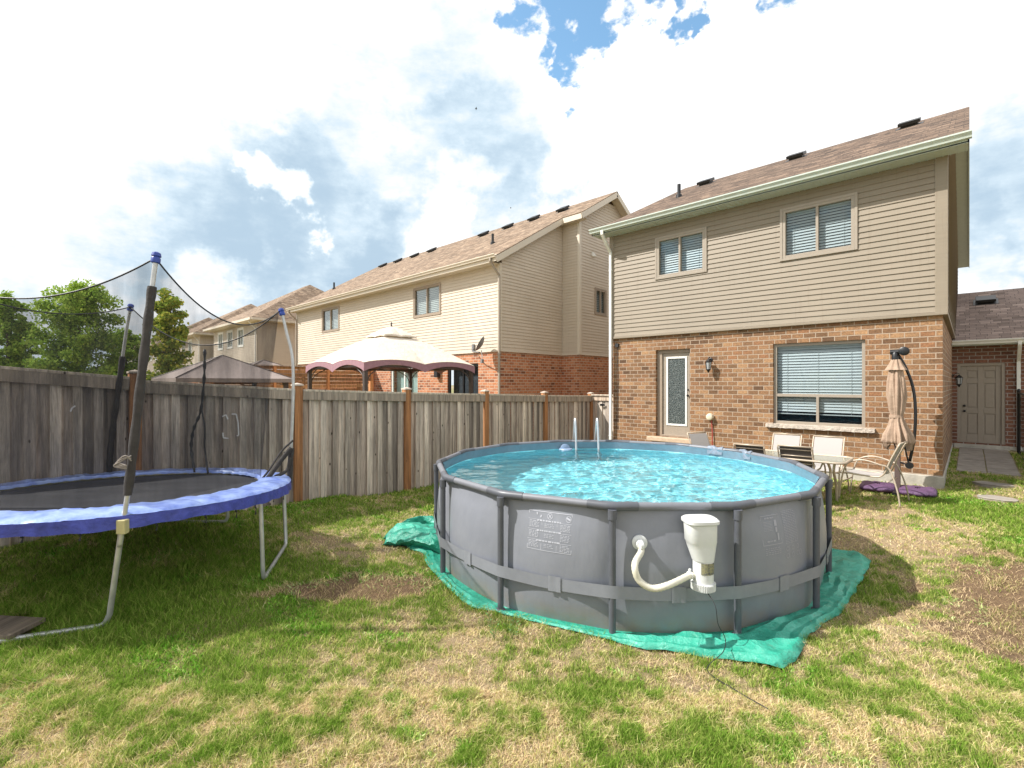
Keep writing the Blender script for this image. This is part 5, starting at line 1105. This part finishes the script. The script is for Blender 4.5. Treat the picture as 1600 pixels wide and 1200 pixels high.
def gazebo_grey(cx, cy, s, ze, za, col, lb, nm='pyramid_gazebo', g=None):
    R_ = thing(nm, (cx, cy, 0), lb, 'gazebo', g); m = MB(); M_c = simple(nm+'_canvas', col, .85, var=.1); M_fr = simple('bronze_frame', (.06, .045, .04), .5)
    c = [(cx-s, cy-s), (cx+s, cy-s), (cx+s, cy+s), (cx-s, cy+s)]
    for i in range(4):
        a, b = Vector((*c[i], ze)), Vector((*c[(i+1) % 4], ze)); T = Vector((cx, cy, za)); m.grid(lambda u, w: (a.lerp(b, u).lerp(T, w*.97))+Vector((0, 0, -.08*math.sin(math.pi*w)*math.sin(math.pi*u)-.0)), 10, 8)
        m.grid(lambda u, w: a.lerp(b, u)+Vector((0, 0, -.12*w)), 8, 1)
    m.build('canopy', M_c, R_); f = MB()
    for x, y in c: f.tube([(x, y, ze+.012), (cx, cy, za+.012)], .012, 5)
    f.build('seam_piping', M_fr, R_)
    for x, y in c:
        m = MB(); q = .9; x, y = cx+(x-cx)*q, cy+(y-cy)*q; m.box(x-.06, x+.06, y-.06, y+.06, -.2, ze)
        m.beam((x, y, ze-.35), (x+(cx-x)*.25, y, ze-.02), .04, .04); m.build('post', M_fr, R_)
gazebo_grey(-17.6, 4.9, 1.6, 2.17, 2.93, (.26, .21, .19), 'low taupe pyramid gazebo roof seen over the fence behind the trampoline')
gazebo_grey(-24.6, 8.6, 1.5, 2.55, 3.15, (.66, .58, .48), 'small pale peaked gazebo farther back beside the cedar screen')

# ================================================================== patio furniture
M_cf = simple('tan_tube', (.46, .38, .29), .4, .2, var=.08)
def chair(ca=(.42, .39, .37), cb=(.31, .29, .27), nm='mesh_sling', bars=False):
    R_ = thing('patio_chair', (0, 0, 0), 'x', 'chair', 'patio chairs by the brick wall')
    t = NT(nm); v = t.coord('Object', scale=(90, 90, 90)); ch = t.n('TexChecker'); t.lk(v, ch.inputs[0]); ch.inputs['Scale'].default_value = 1
    ch.inputs['Color1'].default_value = (*ca, 1); ch.inputs['Color2'].default_value = (*cb, 1); t.base(ch.outputs[0]); t.set(Roughness=.8)
    # faces -Y; width along X
    m = MB(); m.grid(lambda u, w: (-.215+.43*u, .22+.20*w**1.2, .44+.50*w), 6, 10); m.build('backrest', t.m, R_, smooth=True)
    m = MB(); m.grid(lambda u, w: (-.215+.43*u, -.26+.48*w, .44+.0*w-.03*math.sin(math.pi*w)), 6, 8); m.build('seat', t.m, R_, smooth=True)
    for s_ in (-1, 1):
        m = MB(); x = s_*.235; m.tube(bez([(x, .44, .955), (x, .33, .70), (x, .22, .44), (x, .0, .415), (x, -.27, .43)], 24), .012, 8); m.build('side_rail', M_cf, R_, smooth=True)
        m = MB(); x = s_*.30; m.tube(bez([(x, -.33, 0), (x, -.30, .30), (x, -.22, .58), (x, -.02, .665), (x, .2, .62), (x*.85, .32, .55), (x*.95, .42, .25), (x, .46, 0)], 48), .012, 8); m.build('leg', M_cf, R_, smooth=True)
    m = MB(); m.tube([(-.235, .44, .955), (.235, .44, .955)], .012, 8); m.build('crossbar', M_cf, R_, smooth=True)
    for a in ((-.30, .28), (-.27, .43), (.3, .36)): m = MB(); m.tube([(-.29, a[0], a[1]), (.29, a[0], a[1])], .01, 6); m.build('crossbar', M_cf, R_, smooth=True)
    if bars:
        for z in (.56, .68, .80, .90): m = MB(); f = (z-.44)/.50; m.tube([(-.22, .225+.20*f**1.2, z), (.22, .225+.20*f**1.2, z)], .009, 6); m.build('back_slat', M_cf, R_, smooth=True)
    return R_
c0 = chair()
def put(c, x, y, rz, lb, tilt=0):
    c.location = (x, y, gzf(x, y)); c.rotation_euler = (tilt, 0, math.radians(rz)); c['label'] = lb; return c
put(c0, -2.48, 9.75, 2, 'pale mesh chair under the left half of the window sill, facing the yard')
put(copy_tree(c0), -1.84, 9.72, -2, 'pale mesh chair under the right end of the window sill, facing the yard')
cd_ = chair((.11, .09, .08), (.07, .06, .055), 'dark_sling', True)
put(cd_, -1.97, 8.82, 182, 'mesh chair seen from behind, dark slatted look, at the right end of the table')
put(copy_tree(cd_), -2.60, 8.80, 178, 'mesh chair seen from behind, mostly hidden by the pool rim left of the other one')
put(copy_tree(c0), -1.18, 9.62, -96, 'side view tan patio chair beside the parasol base at the table end')
put(copy_tree(c0), -3.72, 9.7, 62, 'mesh chair standing apart below the vent near the back door')
def table():
    R_ = thing('patio_table', (-2.1, 8.9, .12), 'rectangular glass topped patio table with tan curved legs', 'table'); z0 = gzf(-2.1, 8.9); zt = z0+.74
    m = MB(); X0, X1, Y0, Y1 = -2.95, -1.33, 8.45, 9.3; r = .14; loop = []
    for cx, cy, a0 in ((X1-r, Y1-r, 0), (X0+r, Y1-r, 90), (X0+r, Y0+r, 180), (X1-r, Y0+r, 270)):
        for k in range(7): a = math.radians(a0+k*15); loop.append((cx+r*math.cos(a), cy+r*math.sin(a)))
    m.tube([(x, y, zt) for x, y in loop], .017, 8, closed=True); m.build('table_frame', M_cf, R_, smooth=True)
    m = MB(); n = len(loop); m.add([(x, y, zt+.004) for x, y in loop]+[(x, y, zt-.004) for x, y in loop], [tuple(range(n)), tuple(range(n, 2*n))[::-1]]); t = NT('table_glass'); t.N.remove(t.b)
    a = t.n('BsdfTransparent'); a.inputs[0].default_value = (.62, .66, .55, 1); b = t.n('BsdfDiffuse'); b.inputs[0].default_value = (.42, .42, .33, 1); g = t.n('BsdfGlossy'); g.inputs['Roughness'].default_value = .08; m1 = t.n('MixShader'); m1.inputs[0].default_value = .5; m2 = t.n('MixShader')
    t.lk(a.outputs[0], m1.inputs[1]); t.lk(b.outputs[0], m1.inputs[2]); t.lk(face_fresnel(t), m2.inputs[0]); t.lk(m1.outputs[0], m2.inputs[1]); t.lk(g.outputs[0], m2.inputs[2]); t.lk(m2.outputs[0], t.out.inputs[0]); m.build('table_top', t.m, R_)
    for sx in (X0+.22, X1-.22):
        for s_ in (-1, 1): m = MB(); yc = (Y0+Y1)/2; m.tube(bez([(sx, yc+s_*.36, z0), (sx, yc+s_*.30, z0+.3), (sx, yc+s_*.12, z0+.55), (sx, yc+s_*.30, zt-.02)], 20), .02, 8); m.build('leg', M_cf, R_, smooth=True)
table()
def parasol():
    x, y = -.90, 10.6; g = gzf(x, y)
    R_ = thing('cantilever_parasol', (x, y, g), 'closed tan cantilever parasol with curved black arm against the brick wall', 'parasol')
    t = NT('tan_canvas'); v = t.coord('Object'); t.base(t.ramp(t.noise(v, 6, 5, .6), [(.3, (.31, .215, .15)), (.7, (.40, .285, .205))])); t.set(Roughness=.85); t.bump(t.noise(v, 20, 4, .6), .01)
    m = MB(); prof = [(.95, .115, .35), (1.0, .17, .45), (1.15, .155, .4), (1.30, .11, .25), (1.42, .085, .12), (1.46, .082, .1), (1.55, .10, .15), (1.8, .125, .22), (2.05, .115, .2), (2.28, .085, .15), (2.40, .045, .1)]
    def cn(u, w):
        i = w*(len(prof)-1); k = min(int(i), len(prof)-2); f = i-k; z = prof[k][0]*(1-f)+prof[k+1][0]*f; r = prof[k][1]*(1-f)+prof[k+1][1]*f; fo = prof[k][2]*(1-f)+prof[k+1][2]*f
        a = u*2*math.pi; r *= 1+fo*(.62*math.sin(a*8+.6*math.sin(z*5))+.38*math.sin(a*13+1.1*math.sin(z*3+1))+.2*math.sin(a*21+z*4)); zz = z-(.07*math.sin(a*4+1)+.03*math.sin(a*8) if w < .06 else 0); return (x-.02+r*math.cos(a)+.02*(1-w), y-.02+r*math.sin(a), zz)
    m.grid(cn, 96, 40, wrap=True); m.build('canopy', t.m, R_, smooth=True)
    m = MB(); m.grid(lambda u, w: (x-.02+(.10+.04*(1-w)+.018*math.sin(u*50))*math.cos(u*2*math.pi)*(1-.45*w), y-.02+(.10+.04*(1-w)+.018*math.sin(u*50))*math.sin(u*2*math.pi)*(1-.45*w), 2.24+.18*w), 60, 4, wrap=True); m.build('vent_flap', t.m, R_, smooth=True)
    m = MB(); m.lathe((x-.02, y-.02, 1.42), [(.094, 0), (.094, .05)], 20); m.build('tie_band', t.m, R_)
    m = MB(); m.box(x-.04, x+.04, y-.03, y+.05, g+.05, 1.0); m.tube([(x, y, .9), (x-.01, y, 2.52)], .02, 8); bevel(m.build('mast', simple('brown_mast', (.10, .07, .06), .5), R_), .006)
    arm = bez([(x-.01, y+.02, 2.54), (x+.10, y+.04, 2.30), (x+.20, y+.05, 1.95), (x+.235, y+.05, 1.55), (x+.22, y+.05, 1.1), (x+.16, y+.05, .68)], 40)
    m = MB(); m.tube(arm, .019, 10, flat=1.2); m.build('curved_arm', M_black, R_, smooth=True)
    m = MB(); m.tube([(x-.10, y, 2.55), (x+.12, y, 2.56)], .045, 10); m.lathe((x+.09, y-.02, 2.56), [(.06, -.05), (.075, -.04), (.075, .04), (.06, .05)], 16, axis=(0, 1, 0)); m.lathe((x-.03, y-.02, 2.42), [(.05, 0), (.05, .1), (.03, .13)], 12); rounded(m.build('hub', M_black, R_))
    m = MB(); m.tube([(x+.10, y-.05, .95), (x+.15, y-.05, .66)], .013, 6); m.lathe((x+.16, y-.03, .62), [(.05, -.04), (.06, 0), (.05, .04)], 14, axis=(0, 1, 0)); m.tube([(x+.02, y, .66), (x+.16, y, .62)], .014, 6); rounded(m.build('crank_handle', M_black, R_))
    m = MB(); m.beam((x-.5, y, g+.03), (x+.5, y, g+.03), .06, .04); m.beam((x, y-.45, g+.03), (x, y+.45, g+.03), .06, .042); m.build('cross_base', M_black, R_)
    t = NT('purple_bag'); v = t.coord('Object'); t.base(t.ramp(t.noise(v, 7, 5, .6), [(.3, (.075, .035, .085)), (.7, (.14, .07, .155))])); t.set(Roughness=.55); t.bump(t.noise(v, 9, 5, .65), .05)
    for i, (sx, lb) in enumerate(((-1, 'wrinkled purple weight bag left of the parasol mast'), (1, 'wrinkled purple weight bag right of the parasol mast'))):
        cx, cy = x+sx*.27, y-.05
        def bag(u, w):
            a = u*2*math.pi; q = math.sin(math.pi*min(.999, w)); px = abs(math.cos(a))**.55*(1 if math.cos(a) > 0 else -1); py = abs(math.sin(a))**.55*(1 if math.sin(a) > 0 else -1); rr = q**.35
            z = g+.055+.055*(-math.cos(math.pi*w))+.008*math.sin(px*7+py*3); return (cx+px*.25*rr+.01*math.sin(py*9), cy+py*.33*rr, z)
        b = MB(); b.grid(bag, 40, 12, wrap=True); o = b.build('weight_bag', t.m, smooth=True); tag(o, lb, 'weight bag', 'purple weight bags on the parasol base')
parasol()

# ================================================================== trees
def leaf_mat(nm, a, b, c):
    t = NT(nm); g = t.n('NewGeometry'); col = t.ramp(g.outputs['Random Per Island'], [(0, a), (.5, b), (1, c)]); t.N.remove(t.b); d = t.n('BsdfDiffuse'); tl = t.n('BsdfTranslucent'); t.lk(col, d.inputs[0]); t.lk(col, tl.inputs[0]); m = t.n('MixShader'); m.inputs[0].default_value = .35; t.lk(d.outputs[0], m.inputs[1]); t.lk(tl.outputs[0], m.inputs[2]); t.lk(m.outputs[0], t.out.inputs[0]); return t.m
M_leaf = leaf_mat('maple_leaf', (.15, .26, .035), (.27, .40, .065), (.40, .50, .11)); M_leaf2 = leaf_mat('pale_leaf', (.18, .27, .04), (.30, .38, .07), (.58, .52, .10)); M_bark = simple('bark', (.12, .09, .07), .9, var=.3, bump=.02, bs=20)
def tree(x, y, h, w, lb, seed, mat, z0=-.3, dens=1.0, cz=.58, lsz=.11):
    rs = np.random.default_rng(seed); R_ = thing('tree', (x, y, z0), lb, 'tree', 'trees beyond the fence')
    m = MB(); m.tube(bez([(x, y, z0), (x+.05, y, z0+h*.3), (x-.05, y+.05, z0+h*.6), (x, y, z0+h*.95)], 16), list(np.linspace(.13, .02, len(bez([(0, 0, 0)]*2+[(0, 0, 1)]*2, 16)))), 8); tips = []
    for i in range(int(26*dens)):
        f = .22+.75*(i+.5)/(26*dens); a = i*2.4+rs.random(); zz = z0+h*f; env = w/2*math.sqrt(max(.03, 1-abs((f-cz+.05)/(.55 if f > cz else .48))**2.1)); L = env*rs.uniform(.75, 1.12); s_ = Vector((x, y, zz-.25*L)); e = Vector((x+math.cos(a)*L, y+math.sin(a)*L, zz+.22*L)); m.tube([s_, s_.lerp(e, .5)+Vector((0, 0, .05*L)), e], [.045*(1.1-f), .03*(1.1-f), .008], 5)
        for k in range(4): tips.append((s_.lerp(e, .3+.24*k)+Vector(tuple(rs.normal(0, .13*w/3, 3))), .5+.1*k))
    for k in range(6): tips.append((Vector((x, y, z0+h*(.9+.02*k)))+Vector(tuple(rs.normal(0, .08, 3))), .4))
    m.build('trunk', M_bark, R_); V = []; F = []
    for c, s_ in tips:
        n = int(150*dens*rs.uniform(.4, 1.3)); rad = max(w, 1.7)*.15*rs.uniform(.7, 1.4); p = rs.normal(0, 1, (n, 3)); p /= np.linalg.norm(p, axis=1)[:, None]; p *= (rs.random(n)**.45)[:, None]*rad; p[:, 2] *= .75
        for q in p:
            q = Vector((c.x+q[0], c.y+q[1], c.z+q[2])); u = Vector(tuple(rs.normal(0, 1, 3))).normalized(); v = u.cross(Vector(tuple(rs.normal(0, 1, 3)))).normalized(); s2 = lsz*rs.uniform(.6, 1.3); b = len(V)
            V += [q-u*s2*.5, q+v*s2*.42, q+u*s2*.6, q-v*s2*.42]; F.append((b, b+1, b+2, b+3))
    me = bpy.data.meshes.new('crown'); off = Vector((x, y, z0)); me.from_pydata([tuple(a-off) for a in V], [], F); me.materials.append(mat); o = bpy.data.objects.new('crown', me); COL.objects.link(o); o.parent = R_
def tpx(px, c, top, wpx, **k):
    q = P3(px, top, c); return dict(x=q.x, y=q.y, h=q.z+.3, w=wpx/754*c*.80, **k)
tree(**tpx(122, 21, 447, 128, lb='broad dense green maple, largest of the trees beyond the fence', seed=3, mat=M_leaf, dens=1.35))
tree(**tpx(10, 22, 462, 62, lb='narrow green tree at the far left edge of the picture', seed=5, mat=M_leaf))
tree(**tpx(262, 17, 465, 62, lb='slender tree with yellow green tips between the trampoline poles', seed=8, mat=M_leaf2, dens=.85, lsz=.11))
tree(**tpx(196, 24, 520, 66, lb='small green tree just right of the broad maple', seed=11, mat=M_leaf))
tree(**tpx(36, 26, 500, 44, lb='little tree between the left edge tree and the broad maple', seed=14, mat=M_leaf))

# ================================================================== birds
def bird(px, py, c, lb, s):
    q = P3(px, py, c); R_ = MB(); R_.lathe(q, [(.005, -.2*s), (.05*s, -.1*s), (.06*s, 0), (.04*s, .12*s), (.005, .18*s)], 8, axis=(.6, .7, .1))
    for k in (-1, 1): R_.add([q+Vector((.05, .05, 0)), q+Vector((-.05, -.08, 0)), q+Vector((k*.25*s, -k*.2*s, .12*s)), q+Vector((k*.42*s, -k*.34*s, .03*s))], [(0, 1, 2), (0, 2, 3)])
    tag(R_.build('bird', M_blackp), lb, 'bird', 'birds in the sky')
bird(744, 170, 55, 'larger dark bird flying high in the grey cloud', .8); bird(798, 325, 60, 'tiny dark bird flying lower, above the neighbouring roof', .5)

# small weeds by the pool feet
def weeds():
    for j, (px, py, lb) in enumerate(((772, 930, 'small weed sprouting beside the left front pool upright'), (800, 945, 'thin weed growing against the pool wall base'))):
        c = 3.9; q = P3(px, py, c); z = gzf(q.x, q.y)
        m = MB()
        for k in range(7):
            a = random.uniform(0, 6.28); h = random.uniform(.08, .2); e = Vector((q.x+.05*math.cos(a), q.y+.05*math.sin(a), z+h)); m.tube([(q.x, q.y, z-.01), (q.x+.015*math.cos(a), q.y+.015*math.sin(a), z+h*.5), e], .0015, 4)
            for t_ in (.5, .75, 1): p = Vector((q.x, q.y, z)).lerp(e, t_); b = a+random.uniform(-2, 2); d = Vector((math.cos(b), math.sin(b), .4))*.03; s_ = Vector((-math.sin(b), math.cos(b), 0))*.007; m.quad(p, p+d*.5+s_, p+d, p+d*.5-s_)
        tag(m.build('weed', simple('weed_green', (.09, .18, .04), .7, var=.3)), lb, 'plant', 'weeds by the pool')
weeds()
build_grass()
